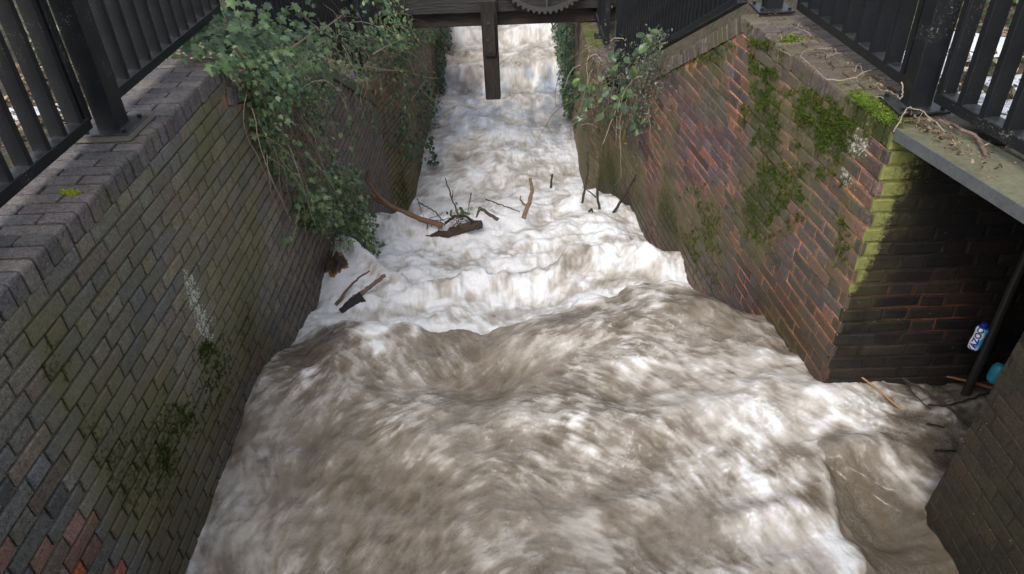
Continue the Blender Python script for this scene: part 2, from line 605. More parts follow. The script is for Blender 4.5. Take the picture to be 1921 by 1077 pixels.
def coping(mb, A, B, inward, depth=0.33, h=0.102, tone=None, mask=None, pitch=0.0753):
    """brick-on-edge coping from A to B along the wall's front top edge"""
    A = np.asarray(A, float); B = np.asarray(B, float)
    d = B - A; L = np.linalg.norm(d); d /= L
    iv = np.array([inward[0], inward[1], 0.0]); iv -= iv.dot(d) * d; iv /= np.linalg.norm(iv)
    u = np.cross(d, iv)
    if u[2] < 0: u = -u
    n = int(L / pitch)
    for i in range(n):
        s = i * pitch
        split = 0.218 if i % 2 else 0.108
        lay = [(0.0, split), (split + 0.010, depth)] if True else []
        for q, (i0, i1) in enumerate(lay):
            jz = rng.normal() * .0018; js = rng.normal() * .0012; ji = rng.normal() * .0025 if q == 0 else 0
            r = 0.013 if q == 0 else 0.003
            prof = [(i0 + ji, -h + .002), (i0 + ji, -r), (i0 + ji + r * .3, -r * .3), (i0 + ji + r, 0), (i1 - .003, 0), (i1, -.003), (i1, -h)]
            V = []; w = pitch - 0.0115
            for (so, ins) in ((0, .0025), (0.0025, 0), (w - .0025, 0), (w, .0025)):
                for (ii, zz) in prof:
                    cz = zz - (ins if zz > -h + .01 else 0); ci = ii + (ins if ii < i0 + .02 else 0)
                    V.append(A + d * (s + so + js) + iv * ci + u * (cz + jz + rng.normal() * .0005))
            m_ = len(prof); Q = []
            for k in range(3):
                for p in range(m_ - 1):
                    Q.append([k * m_ + p, (k + 1) * m_ + p, (k + 1) * m_ + p + 1, k * m_ + p + 1])
            V = np.array(V)
            T = []
            for base, fl in ((0, False), (3 * m_, True)):
                for p in range(1, m_ - 1):
                    T.append([base, base + p, base + p + 1] if not fl else [base, base + p + 1, base + p])
            c = tone()
            mb.add(V, Q=Q, T=T, mat=0, col=np.append(c[:3], c[3]), msk=mask(V))
    # bedding mortar
    c = A + d * L / 2 + iv * (depth / 2 + .003) + u * (-h / 2 - .004)
    c = c + iv * .006 - u * .005
    mb.box(c, (L, depth - .020, h - .008), ax=[d, iv, u], mat=1, col=np.array([.040, .036, .028, 0.3]), msk=np.array([.25, 0, 0, 0]))


def blobs(lst):
    """sum of soft spots (s,z,rs,rz,amount)"""
    def f(s, z):
        t = np.zeros(np.shape(s))
        for (a, b, ra, rb, k) in lst:
            t = t + k * np.exp(-((s - a) / ra) ** 2 - ((z - b) / rb) ** 2)
        return t
    return f


# ---- left wall ------------------------------------------------------------
XL = -1.607
Y0L = 0.9     # s = y - Y0L


def rake_left(y):
    return float(np.interp(y, [3.95, 4.0, 6.4, 8.1], [-1.25, -1.42, -2.13, -3.05]))


def water_edge_left(y):
    return np.interp(y, [1.9, 2.7, 3.3, 3.7, 4.1, 4.7, 5.8, 7.3, 9], [-2.95, -2.9, -2.88, -2.97, -3.1, -3.35, -3.7, -4.3, -4.8])


def pick(pal, n):
    pal = np.array(pal); w = rng.integers(0, len(pal), n)
    return pal[w]


LPAL = [(.138, .128, .104), (.128, .122, .104), (.112, .112, .108), (.132, .116, .104), (.142, .130, .098), (.100, .102, .108), (.128, .108, .104), (.146, .136, .112), (.120, .116, .102)]
OPAL = [(.34, .11, .05), (.20, .075, .055), (.09, .075, .06), (.13, .08, .065), (.085, .087, .088), (.13, .115, .09), (.085, .085, .08), (.10, .095, .08), (.10, .09, .08)]


def tone_left(s, z, mortar=False):
    s = np.asarray(s); y = s + Y0L; n = len(s)
    wet = sstep(0.55, 0.05, z - water_edge_left(y)) * .85
    wet = np.clip(wet + 0.55 * sstep(3.6, 5.2, y + .25 * smp(y, z, 3, 2)), 0, 1)
    if mortar:
        c = np.tile([.075, .066, .042], (n, 1)) * (1 + .35 * smp(s, z, 9, 1))[:, None]
        o = sstep(0.2, 1.0, smp(s, z, 7, 3))[:, None]
        c = c * (1 - o) + np.array([.30, .155, .060]) * o
        old = (y < 1.70)[:, None]
        c = np.where(old, np.array([.13, .12, .085]) * (1 + .25 * smp(s, z, 20, 4))[:, None], c)
        return np.concatenate([np.clip(c, .02, .5), wet[:, None]], 1)
    c = pick(LPAL, n) * (0.95 + .10 * rng.normal(size=n))[:, None]
    c = c * (0.95 + .12 * smp(s, z, 2.2, 1))[:, None]
    lo = sstep(-1.9, -2.6, z)[:, None]
    c = c * (1 - .12 * lo) * np.array([1, 1, 1])
    rd = sstep(3.6, 4.8, y)[:, None] * .6
    c = c * (1 - rd) + np.array([.098, .078, .066]) * (0.85 + .2 * rng.normal(size=n))[:, None] * rd
    old = (y + .07 * smp(z, z * 0, 10, 2) < 1.76)[:, None] & (z < -1.75)[:, None]
    c = np.where(old, pick(OPAL, n) * (0.9 + .2 * rng.normal(size=n))[:, None], c)
    return np.concatenate([np.clip(c, .02, .5), wet[:, None]], 1)


_lm = blobs([(1.75, -2.55, .35, .28, .28), (2.4, -2.6, .45, .18, .28), (1.4, -2.3, .35, .2, .2), (2.0, -2.25, .15, .25, .45), (1.1, -1.9, .6, .5, .25), (2.6, -1.75, .6, .35, .3),
             (0.9, -1.6, .3, .12, .35), (5.6, -3.6, .8, .5, .3), (1.05, -2.55, .35, .30, .15)])


def lpt(x, y): p = onX(x, y, XL); return p[1] - Y0L, p[2]


_ll = []
for (px, py, r, k) in [(352, 520, .05, .6), (356, 540, .05, .7), (362, 560, .06, .9), (370, 590, .06, .9), (385, 610, .06, 1.0), (378, 630, .05, .9), (390, 650, .06, .8), (345, 500, .03, .5), (335, 490, .03, .5),
                       (405, 600, .04, .7), (165, 785, .02, .9), (118, 640, .02, .7), (115, 650, .02, .6), (230, 520, .02, .6)]:
    s_, z_ = lpt(px, py); _ll.append((s_, z_, r, r * 1.3, k))
_ll = blobs(_ll)


def mask_left(s, z):
    mo = np.clip(_lm(s, z) + .33 + .16 * smp(s, z, 2.5, 0) + .10 * smp(s, z, 9, 1), 0, 1)
    mo = mo * sstep(3.6, 2.8, s) + .12 * (1 - sstep(3.6, 2.8, s))
    mo = mo * (.05 + .95 * sstep(.74, 1.0, s))
    li = np.clip(_ll(s, z), 0, 1)
    al = np.zeros_like(s)
    return np.stack([mo, li, al, al], -1)


lw = empty('brick_wall', (XL, 3.9, -3.0), 'long olive-grey brick channel wall with purple coping on the left side of the water', 'wall')
mb = MB()
brick_patch(mb, (XL, Y0L), (XL, 8.1), (1, 0), COURSE0, -5.1, tone_left, mask_left,
            topfun=lambda s: min(COURSE0, rake_left(s + Y0L) - .09))
mb.build('brickwork', [M_BRICK, M_MORTAR], lw)


def tone_cop():
    b = random.choice([(.070, .064, .066), (.080, .072, .072), (.062, .060, .064), (.090, .080, .074), (.068, .066, .066), (.076, .064, .065)])
    k = random.uniform(.8, 1.2)
    return (b[0] * k, b[1] * k, b[2] * k, .12)


def mask_cop(V):
    y = V[:, 1]; x = V[:, 0]
    mo = np.clip(.12 + .16 * smp(x, y, 5, 1) + .25 * (V[:, 2] < -1.27), 0, 1)
    li = np.clip(.25 * sstep(1.2, 2.2, smp(x, y, 9, 2)), 0, 1)
    return np.stack([mo, li, mo * 0, mo * 0], -1)


mb = MB()
coping(mb, (XL, Y0L, -1.25), (XL, 3.95, -1.25), (-1, 0), depth=.44, h=.092, tone=tone_cop, mask=mask_cop)
coping(mb, (XL + .007, 3.96, -1.38), (XL + .007, 6.4, -2.10), (-1, 0), tone=tone_cop, mask=mask_cop)
coping(mb, (XL + .007, 6.4, -2.10), (XL + .007, 8.1, -3.0), (-1, 0), tone=tone_cop, mask=mask_cop)
mb.box((XL - .2, 4.02, -1.33), (.39, .12, .15), mat=0, bev=.01, col=np.array([.07, .062, .062, .1]), msk=np.array([.2, 0, 0, 0]))
mb.build('coping', [M_BRICK, M_MORTAR], lw)

# ---- right wall -------------------------------------------------------------
RY_END = 8.1
LR = (RY_END - WA[1]) / WE[1]
RB = WA + WE * LR


def rtop(s):
    y = WA[1] + WE[1] * s
    return float(np.interp(y, [4.44, 4.5, 8.1], [-1.25, -1.27, -3.15]))


def rpt(x, y):
    p = onW(x, y); return (p[:2] - WA).dot(WE), p[2]


def water_edge_right(y):
    return np.interp(y, [2.7, 3.4, 4.0, 4.4, 5.4, 6.8, 8.5], [-2.62, -2.66, -3.0, -3.26, -3.5, -3.87, -4.74])


_rm = []
for (px, py, rx, k) in [(1410, 130, .12, .75), (1440, 110, .10, .8), (1430, 190, .13, .75), (1410, 220, .10, .7), (1450, 250, .12, .6), (1440, 290, .12, .65), (1440, 340, .16, .75),
                        (1400, 380, .16, .7), (1430, 420, .16, .65), (1500, 330, .10, .6), (1510, 380, .07, .55), (1590, 250, .12, .7), (1600, 210, .1, .7), (1570, 290, .08, .6), (1500, 250, .10, .5),
                        (1540, 230, .1, .55), (1500, 180, .12, .55), (1350, 90, .15, .5), (1280, 120, .2, .45), (1330, 100, .2, .45), (1300, 380, .2, .7), (1330, 430, .25, .75), (1270, 440, .3, .85), (1240, 400, .3, .8),
                        (1200, 360, .4, .8), (1150, 330, .5, .8), (1120, 300, .6, .7), (1300, 480, .15, .6), (1310, 520, .12, .6), (1590, 400, .08, .5), (1580, 440, .08, .5), (1340, 200, .25, .3), (1400, 290, .2, .3)]:
    s_, z_ = rpt(px, py); _rm.append((s_, z_, rx, rx * 1.1, k * .8))
_rm = blobs(_rm)
_rl = []
for (px, py, r, k) in [(1475, 180, .05, .75), (1450, 215, .04, .7), (1440, 170, .03, .6), (1495, 195, .05, .6), (1530, 240, .07, .7), (1600, 230, .09, .75), (1620, 220, .07, .8), (1610, 270, .06, .6),
                       (1570, 270, .05, .6), (1590, 315, .07, .7), (1625, 290, .05, .65), (1585, 330, .06, .7), (1480, 205, .03, .6), (1560, 220, .05, .5), (1285, 125, .03, .7)]:
    s_, z_ = rpt(px, py); _rl.append((s_, z_, r, r, k))
_rl = blobs(_rl)
RPAL = [(.072, .048, .044), (.088, .052, .044), (.060, .046, .047), (.052, .045, .050), (.105, .058, .044), (.050, .042, .043), (.076, .048, .046)]


def tone_right(s, z, mortar=False):
    s = np.asarray(s); y = WA[1] + WE[1] * s; n = len(s)
    wet = np.clip(sstep(.5, .05, z - water_edge_right(y)) * .8 + .25, 0, 1)
    if mortar:
        o = sstep(-1.1, .3, smp(s, z, 3.0, 3) + 1.3 * smp(s, z, 14, 1) + .7 * np.exp(-((s - 2.4) / 1.6) ** 2 - ((z + 2.2) / .7) ** 2) - .9 * sstep(-1.9, -1.4, z) * sstep(2.2, 1.0, s))
        hot = np.array([.42, .19, .10]); dull = np.array([.085, .07, .055])
        c = dull + (hot - dull) * o[:, None]
        c = c * (1 + .2 * smp(s, z, 20, 2))[:, None]
        return np.concatenate([np.clip(c, .02, .6), (wet * .4)[:, None]], 1)
    c = pick(RPAL, n) * (1.0 + .22 * rng.normal(size=n))[:, None]
    warm = np.exp(-((s - 2.6) / 1.3) ** 2 - ((z + 2.3) / .7) ** 2)[:, None]
    c = c * (1 + np.array([.28, .06, .08]) * warm)
    return np.concatenate([np.clip(c, .015, .5), wet[:, None]], 1)


def mask_right(s, z):
    mo = np.clip(_rm(s, z) * 1.1 + .11 + .12 * smp(s, z, 2.5, 0) + .12 * smp(s, z, 8, 1) + .16 * sstep(-2.1, -1.5, z), 0, .95)
    li = np.clip(_rl(s, z) * 1.25 + .2 * sstep(1.2, 2.4, smp(s, z, 11, 3)) * sstep(-2.2, -1.5, z), 0, .9)
    al = np.zeros_like(s)
    return np.stack([mo, li, al, al], -1)


def tone_rec(s, z, mortar=False):  # wet dirty inlet bricks; near-black tone also holds the shade under the deck
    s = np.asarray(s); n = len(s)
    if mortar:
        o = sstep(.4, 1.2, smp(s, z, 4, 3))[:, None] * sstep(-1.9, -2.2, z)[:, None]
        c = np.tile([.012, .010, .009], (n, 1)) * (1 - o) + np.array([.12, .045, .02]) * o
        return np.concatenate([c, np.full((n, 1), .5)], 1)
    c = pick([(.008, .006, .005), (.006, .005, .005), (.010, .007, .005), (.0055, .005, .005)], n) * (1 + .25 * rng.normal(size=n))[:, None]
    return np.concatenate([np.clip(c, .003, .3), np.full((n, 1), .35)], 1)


def mask_rec(s, z):
    al = np.exp(-(np.clip(s - .01, 0, 9) / (.022 + .045 * sstep(-2.0, -1.35, z))) ** 2) * sstep(-2.15, -2.0, z) * .85 + .4 * np.exp(-((s - .17) / .05) ** 2) * sstep(-1.75, -1.55, z)
    mo = np.clip(.20 * np.exp(-(s / .22) ** 2) + .02, 0, 1)
    return np.stack([mo, al * 0, np.clip(al, 0, .8), al * 0], -1)


rw = empty('brick_wall', (1.5, 3.9, -3.0), 'dark red-brown brick channel wall with orange mortar and moss patches on the right', 'wall')
mb = MB()
brick_patch(mb, WA, RB, WN, COURSE0 + .09, -5.1, tone_right, mask_right, joint=.0062, phase=.05,
            topfun=lambda s: rtop(s) - (.09 if WA[1] + s > 4.4 else .095))
mb.build('brickwork', [M_BRICK, M_MORTAR], rw)
mb = MB()
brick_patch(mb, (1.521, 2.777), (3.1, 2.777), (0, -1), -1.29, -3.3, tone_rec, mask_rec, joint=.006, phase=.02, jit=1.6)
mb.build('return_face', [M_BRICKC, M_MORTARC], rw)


def tone_copr():
    b = random.choice([(.075, .058, .056), (.085, .066, .060), (.066, .054, .056), (.09, .075, .066)])
    k = random.uniform(.8, 1.15)
    return (b[0] * k, b[1] * k, b[2] * k, .25)


def mask_copr(V):
    x = V[:, 0]; y = V[:, 1]
    mo = np.clip(.2 + .2 * smp(x, y, 5, 1) + .7 * np.exp(-((y - 2.95) / .16) ** 2) * (x < 1.62), 0, 1)
    return np.stack([mo, mo * 0, .5 * np.exp(-((y - 2.95) / .1) ** 2), mo * 0], -1)


iw = -WN
WAo = WA + WN * .007
mb = MB()
pA = WA; pB = WA + WE * ((4.46 - WA[1]) / WE[1])
coping(mb, (pA[0], pA[1], -1.25), (pB[0], pB[1], -1.25), iw, depth=.40, tone=tone_copr, mask=mask_copr, h=.092)
coping(mb, (pB[0] + WN[0] * .007, pB[1], -1.245), (RB[0] + WN[0] * .007, RB[1], rtop(LR) + .005), iw, tone=tone_copr, mask=mask_copr)
mb.build('coping', [M_BRICK, M_MORTAR], rw)

# ---- far channel walls --------------------------------------------------------
FPAL = [(.13, .092, .065), (.115, .090, .06), (.14, .095, .065), (.095, .08, .06)]


def tone_far(s, z, mortar=False):
    s = np.asarray(s); n = len(s)
    if mortar:
        return np.tile([.07, .055, .038, .5], (n, 1))
    c = pick(FPAL, n) * (1 + .2 * rng.normal(size=n))[:, None]
    return np.concatenate([np.clip(c, .015, .5), np.full((n, 1), .5)], 1)


def mask_far(s, z):
    mo = np.clip(.22 + .22 * smp(s, z, 1.5, 0), 0, .9)
    return np.stack([mo, mo * 0, mo * 0, mo * 0], -1)


fl = empty('brick_wall', (-1.5, 12, -4.8), 'low mossy brick wall of the far channel on the left, beyond the brambles', 'wall')
mb = MB()
brick_patch(mb, (XL, 8.1), (-1.45, 8.9), nrm([1, .19]), -2.85, -5.1, tone_far, mask_far)
brick_patch(mb, (-1.45, 8.9), (-1.52, 24), (1, 0), -2.85, -5.1, tone_far, mask_far)
mb.build('brickwork', [M_BRICK, M_MORTAR], fl)
mb = MB()
coping(mb, (XL, 8.1, -2.83), (-1.45, 8.9, -2.83), (-1, 0), tone=tone_copr, mask=mask_copr)
coping(mb, (-1.45, 8.9, -2.83), (-1.52, 24, -2.83), (-1, 0), tone=tone_copr, mask=mask_copr)
mb.build('coping', [M_BRICK, M_MORTAR], fl)
fr = empty('brick_wall', (.9, 12, -4.8), 'low mossy brick wall of the far channel on the right, under the fine railing', 'wall')
mb = MB()
brick_patch(mb, RB, (.86, 8.5), nrm([-1, -.2]), -2.85, -5.1, tone_far, mask_far)
brick_patch(mb, (.86, 8.5), (.98, 24), (-1, 0), -2.85, -5.1, tone_far, mask_far)
mb.build('brickwork', [M_BRICK, M_MORTAR], fr)
mb = MB()
coping(mb, (RB[0], RB[1], -2.77), (.86, 8.5, -2.77), (1, 0), tone=tone_copr, mask=mask_copr)
coping(mb, (.86, 8.5, -2.77), (.98, 24, -2.77), (1, 0), tone=tone_copr, mask=mask_copr)
mb.build('coping', [M_BRICK, M_MORTAR], fr)


# ---- near right pier (dark, bottom right) ----------------------------------------
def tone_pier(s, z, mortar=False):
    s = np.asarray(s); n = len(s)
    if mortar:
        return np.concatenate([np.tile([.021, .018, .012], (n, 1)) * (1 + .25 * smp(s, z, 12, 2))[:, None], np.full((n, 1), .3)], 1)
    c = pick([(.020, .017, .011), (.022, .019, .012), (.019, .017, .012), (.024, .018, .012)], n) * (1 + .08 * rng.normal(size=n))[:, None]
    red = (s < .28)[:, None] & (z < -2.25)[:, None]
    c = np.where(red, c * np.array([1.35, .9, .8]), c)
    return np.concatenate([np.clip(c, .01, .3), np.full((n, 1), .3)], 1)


def mask_pier(s, z):
    mo = np.clip(.05 + .05 * smp(s, z, 3, 0), 0, .8)
    li = np.clip(.25 * sstep(1.0, 2.0, smp(s, z, 12, 3)), 0, 1)
    return np.stack([mo, li, mo * 0, mo * 0], -1)


pr = empty('brick_pier', (1.752, 2.083, -2.78), 'dark mossy brick pier filling the bottom right corner beside the side inlet', 'pier')
mb = MB()
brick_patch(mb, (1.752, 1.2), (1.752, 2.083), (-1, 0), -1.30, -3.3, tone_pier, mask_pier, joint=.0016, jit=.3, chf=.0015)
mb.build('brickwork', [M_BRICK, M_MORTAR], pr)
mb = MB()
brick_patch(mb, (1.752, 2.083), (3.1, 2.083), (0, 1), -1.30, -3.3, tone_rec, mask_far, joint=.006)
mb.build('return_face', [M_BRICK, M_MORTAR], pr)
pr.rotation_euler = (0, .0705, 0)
bw = MB()
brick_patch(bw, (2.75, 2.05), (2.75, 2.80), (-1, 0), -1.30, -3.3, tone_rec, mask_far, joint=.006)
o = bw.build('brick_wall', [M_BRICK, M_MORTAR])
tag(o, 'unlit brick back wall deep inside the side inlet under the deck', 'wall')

# ------------------------------------------------------------------ water
GAP = 1


def build_water():
    ys = [1.25]
    while ys[-1] < 26:
        y = ys[-1]
        st = 0.0046 if y < 4.5 else (0.0046 + (y - 4.5) * 0.0026 if y < 9 else 0.0175 + (y - 9) * 0.006)
        ys.append(y + st * 1.0)
    ys = np.array(ys); nu = 880
    xl = np.full(len(ys), -1.66)
    xr = np.interp(ys, [0, 2.85, 3.15, 6, 9, 30], [2.80, 2.80, 1.62, 1.4, 1.05, 1.1])
    u = np.linspace(0, 1, nu)
    X = xl[:, None] + (xr - xl)[:, None] * u[None]; Y = np.repeat(ys[:, None], nu, 1)
    # lips (y of the brink as a function of x)
    lipA = np.interp(X, [-1.6, -1.38, -1.18, -.91, -.7, -.46, -.27, -.08, .19, .51, .79, 1.15, 1.33, 1.6],
                     [4.0, 3.97, 3.9, 3.74, 3.69, 3.61, 3.58, 3.68, 3.77, 3.83, 3.85, 3.89, 3.93, 3.98])
    lipB = np.interp(X, [-1.6, -1.38, -.8, -.36, .22, .5, .76, 1.19, 1.4], [5.5, 5.35, 4.93, 5.03, 5.11, 5.22, 5.14, 5.3, 5.24])
    lipC = np.interp(X, [-1.6, -1.3, -1.24, -.83, 0, .7, 1.15], [6.55, 6.63, 6.78, 6.59, 6.87, 6.88, 6.84])
    wob = .05 * smp(X, Y * 0, 9, 2) + .03 * smp(X, Y * 0, 25, 3)
    a = lipA + wob * .9; b = lipB + wob * 1.3 + .05 * smp(X, Y * 0, 4, 1); c = lipC + wob * 1.6
    # level before lip A varies left to right
    pool = np.interp(X, [-1.6, -.9, -.3, .5, 1.3, 2.6], [-2.93, -2.90, -2.88, -2.84, -2.72, -2.62])
    pool = pool - .10 * sstep(3.0, 1.6, Y) * sstep(.5, -1.6, X)
    z = pool
    # control bumps in the pool
    def g(px, py, rx, ry, k, z0=-2.85):
        p = onZ(px, py, z0)
        return k * np.exp(-((X - p[0]) / rx) ** 2 - ((Y - p[1]) / ry) ** 2)
    z = z + g(895, 700, .30, .20, -.125) + g(820, 640, .2, .10, -.05) + g(1080, 620, .35, .14, .05) + g(1330, 600, .25, .12, .07) + g(650, 620, .3, .16, .04) \
        + g(1210, 800, .4, .15, .05) + g(1480, 780, .3, .14, .07) + g(1600, 880, .18, .07, .07) + g(1200, 950, .28, .09, .06) + g(1420, 990, .3, .08, .05) \
        + g(1660, 990, .20, .22, -.13) + g(760, 820, .3, .16, .03) + g(1480, 660, .15, .2, -.05) + g(470, 760, .1, .4, .04)
    z = z - .30 * sstep(-1.0, -1.62, X) * sstep(3.15, 4.05, Y) - .34 * sstep(1.0, 1.45, X) * sstep(3.35, 4.05, Y)
    ra = np.clip((Y - a + .04) / .50, 0, 1)
    z = z - (sstep(0, 1, ra)) * (z + 3.36) * 1.0
    z = np.where(Y > a, z - .05 * np.clip(Y - a - .4, 0, 1.2), z)
    z = z + .11 * np.exp(-((Y - b + .10) / .15) ** 2)
    z = z - .27 * sstep(b - .02, b + .20, Y) - .10 * np.clip(Y - b - .25, 0, 1.4)
    z = z + .10 * np.exp(-((Y - c + .15) / .18) ** 2) * (1 - .5 * sstep(-1.0, -1.4, X))
    z = z - (sstep(c - .02, c + 1.2, Y)) * (z + 4.72)
    z = np.where(Y > 8.6, -4.72 - .02 * (Y - 8.6), z)
    # far: standing ridges
    z = z + .26 * sstep(13.0, 13.5, Y) + .20 * sstep(15.3, 15.6, Y) + .06 * np.exp(-((Y - 13.5) / .2) ** 2)
    z = z + .05 * fbm(X, Y, 3.0, 3, 3) * sstep(8.5, 10, Y)

    # ---- flow orientation ----------------------------------------------------
    flow = [(450, 900, .35, -1), (420, 1000, .35, -1), (500, 680, .5, -.85), (470, 800, .4, -1), (560, 640, .8, -.6), (650, 620, .95, .35), (750, 660, .8, .6), (820, 660, .75, .6), (700, 760, 1, .15),
            (740, 820, .8, -.6), (650, 850, .6, -.8), (600, 950, .6, -.8), (560, 760, .6, -.7), (850, 720, .8, -.5), (950, 680, .8, -.6), (1000, 640, .9, -.35), (1100, 610, 1, -.1), (1200, 620, 1, .15), (1300, 640, .9, .45),
            (1380, 610, .7, .7), (1450, 640, .5, .85), (1500, 690, .9, .4), (1000, 760, .9, .4), (1100, 740, .9, .35), (1200, 760, .85, .5), (1300, 800, .7, .7), (1400, 880, .6, .8), (1350, 720, .85, .5),
            (1600, 730, 1, .15), (1750, 740, 1, .2), (1500, 780, .9, .4), (1600, 820, .9, .45), (1700, 880, .9, .45), (1550, 900, .5, .8), (1650, 960, .8, .65), (1700, 1020, .8, .65), (1750, 800, .6, -.5),
            (900, 830, .9, -.3), (850, 920, .8, -.5), (1000, 900, .8, .4), (1150, 950, .9, .25), (1250, 940, .8, .6), (1080, 960, .95, .1), (1400, 1000, .5, .85), (1300, 1020, .8, .4), (950, 1000, .9, -.4), (760, 1020, .7, -.7), (1500, 1000, .5, .8)]
    F0 = []; 
    for (px, py, dx, dy) in flow:
        p = onZ(px, py, -2.85); l = math.hypot(dx, dy); q = onZ(px + 20 * dx / l, py + 20 * dy / l, -2.85)
        th = math.atan2(q[1] - p[1], q[0] - p[0]); F0.append((p[0], p[1], math.cos(2 * th), math.sin(2 * th)))
    F0 = np.array(F0)
    gx = np.linspace(-1.8, 2.9, 189); gy = np.linspace(1.0, 9.0, 321)
    GX, GY = np.meshgrid(gx, gy, indexing='ij')
    C = np.zeros_like(GX); S = np.zeros_like(GX)
    for (fx, fy, c2, s2) in F0:
        w = 1 / (((GX - fx) ** 2 + (GY - fy) ** 2) ** 1.5 + 6e-3)
        C += w * c2; S += w * s2
    # cascade: flow mostly along the channel
    jt = .16 * smp(GX, GY, 10, 2)
    C, S = C * np.cos(2 * jt) - S * np.sin(2 * jt), C * np.sin(2 * jt) + S * np.cos(2 * jt)
    wy = sstep(3.9, 4.5, GY) * 3
    th = math.pi / 2 + .55 * smp(GX, GY, 3, 1)
    C = C / (np.hypot(C, S) + 1e-9) * (1 - wy / 3) + wy * np.cos(2 * th); S0 = S / (np.hypot(C, S) + 1e-9)
    S = S0 * (1 - wy / 3) + wy * np.sin(2 * th)
    TH = .5 * np.arctan2(S, C)
    DX = np.cos(TH); DY = np.sin(TH)

    def dirs(x, y, pd):
        i = np.clip(((x + 1.8) / 4.7 * 188), 0, 187.99).astype(int); j = np.clip(((y - 1.0) / 8 * 320), 0, 319.99).astype(int)
        dx = DX[i, j]; dy = DY[i, j]
        if pd is not None:
            sg = np.where(dx * pd[0] + dy * pd[1] < 0, -1, 1); dx = dx * sg; dy = dy * sg
        return dx, dy
    # jitter so cell borders do not show
    Xj = X + rng.normal(size=X.shape) * .012; Yj = Y + rng.normal(size=X.shape) * .012
    fine = np.zeros_like(X); mid = np.zeros_like(X); coarse = np.zeros_like(X); patch = np.zeros_like(X)
    K = 7
    oct_ = [(14, 1.0), (30, .85), (62, .72)]; octh = [(50, .8), (100, 1.0), (200, 1.0), (330, .7)]
    frac = np.zeros_like(X); frh = np.zeros_like(X)
    for sgn in (1, -1):
        x = X.copy(); y = Y.copy(); pd = None
        for k in range(K):
            dx, dy = dirs(x + (Xj - X), y + (Yj - Y), pd)
            if k == 0: dx = dx * sgn; dy = dy * sgn
            pd = (dx, dy)
            step = 0.0058 * (1 + (Y > 4.4) * .2)
            x = x + dx * step; y = y + dy * step
            # wiggle
            x = x + .0014 * smp(x, y, 22, 4); y = y + .0014 * smp(x, y, 22, 5)
            w = .5 + .5 * math.cos(math.pi * k / K)
            fine += w * smp(x, y, 270, 0); mid += w * smp(x, y, 115, 1); coarse += w * smp(x, y, 42, 2); patch += w * smp(x, y, 19, 3)
            for q, (fq, aq) in enumerate(oct_): frac += w * aq * smp(x, y, fq, q)
            if k < 6:
                for q, (fq, aq) in enumerate(octh): frh += w * aq * smp(x, y, fq, q + 1)
    fine /= fine.std(); mid /= mid.std(); coarse /= coarse.std(); patch /= patch.std(); frac /= frac.std(); frh /= frh.std(); frac2 = (frac + .9 * frh) / 1.35
    turb = fbm(X, Y, 7, 4, 1, .6); turb2 = fbm(X, Y, 30, 3, 3, .7)
    bil = 1 - np.abs(fbm(X + .05 * turb, Y + .05 * smp(X, Y, 9, 2), 5, 4, 2, .55))
    big = fbm(X, Y, 3.2, 3, 4)

    flk = np.clip(fbm(X, Y, 150, 2, 4, .8) - .9, 0, 2) * np.clip(.5 + turb, 0, 2)
    act = np.clip(.75 + .45 * smp(X, Y, 11, 5) + .3 * turb, .15, 1.8)
    # ---- relief -----------------------------------------------------------------
    casc = sstep(0, .25, Y - a)
    calm = g(900, 700, .35, .25, 1) + g(650, 600, .4, .15, .6) + g(1060, 600, .5, .1, .6) + g(1660, 1000, .2, .25, .9)
    calm = np.clip(calm, 0, .85)
    z = z + (1 - casc) * (.0030 * frac + .0010 * frh + .0035 * smp(X, Y, 22, 3) + .0025 * turb2 * .5 + (.014 * turb + .016 * big) * (1 - .6 * calm))
    z = z + casc * (.010 * (bil - .4) + .020 * turb + .0015 * turb2 + .0035 * frac + .046 * big) * np.where(Y > 8.6, .8, 1.0)
    # ---- foam amount --------------------------------------------------------------
    pts = [(900, 690, -.55), (850, 650, -.35), (620, 600, -.35), (560, 620, -.45), (700, 640, -.3), (700, 790, -.35), (650, 860, -.2), (1060, 600, -.35), (1200, 590, -.3), (1340, 620, -.35), (1300, 590, -.3), (1400, 600, .05),
           (1650, 960, -.7), (1700, 1020, -.5), (1600, 920, -.6), (1750, 1050, -.5), (1560, 880, -.45), (1750, 740, -.55), (1680, 715, -.5), (1820, 700, -.6), (1750, 790, -.3), (1800, 820, -.1), (1690, 840, -.4), (1740, 880, -.5),
           (1450, 760, .50), (1520, 840, .65), (1600, 880, .55), (1690, 915, .40), (1550, 790, .35), (1250, 930, .36), (1150, 980, .36), (1450, 980, .42), (1500, 1040, .5), (1560, 1040, .55), (1350, 900, .25), (1740, 940, .3), (1280, 750, .3), (1270, 760, .3), (1400, 830, .35),
           (1200, 650, .05), (1000, 650, .0), (1100, 700, -.1), (1150, 690, -.15), (450, 760, .1), (430, 900, .15), (480, 1000, .0), (560, 720, .05), (600, 820, -.05), (800, 850, -.12), (900, 900, -.1), (900, 800, -.1), (1000, 1000, -.05),
           (760, 950, -.15), (680, 1000, -.15), (1040, 860, .0), (1210, 860, -.15), (1300, 690, .15), (1480, 680, -.25), (1430, 700, .15), (1240, 990, -.1), (1620, 770, .2), (1700, 780, .0), (640, 700, .05), (740, 690, -.1), (600, 1040, -.05), (1330, 1040, .1)]
    num = np.zeros_like(X); den = np.zeros_like(X)
    Xw = X + .04 * smp(X, Y, 8, 3); Yw = Y + .04 * smp(X, Y, 8, 4)
    for (px, py, k) in pts:
        p = onZ(px, py, -2.82)
        w = 1 / (((Xw - p[0]) ** 2 + (Yw - p[1]) ** 2) ** 1.3 + 2e-4); num += w * k; den += w
    lvl = num / den
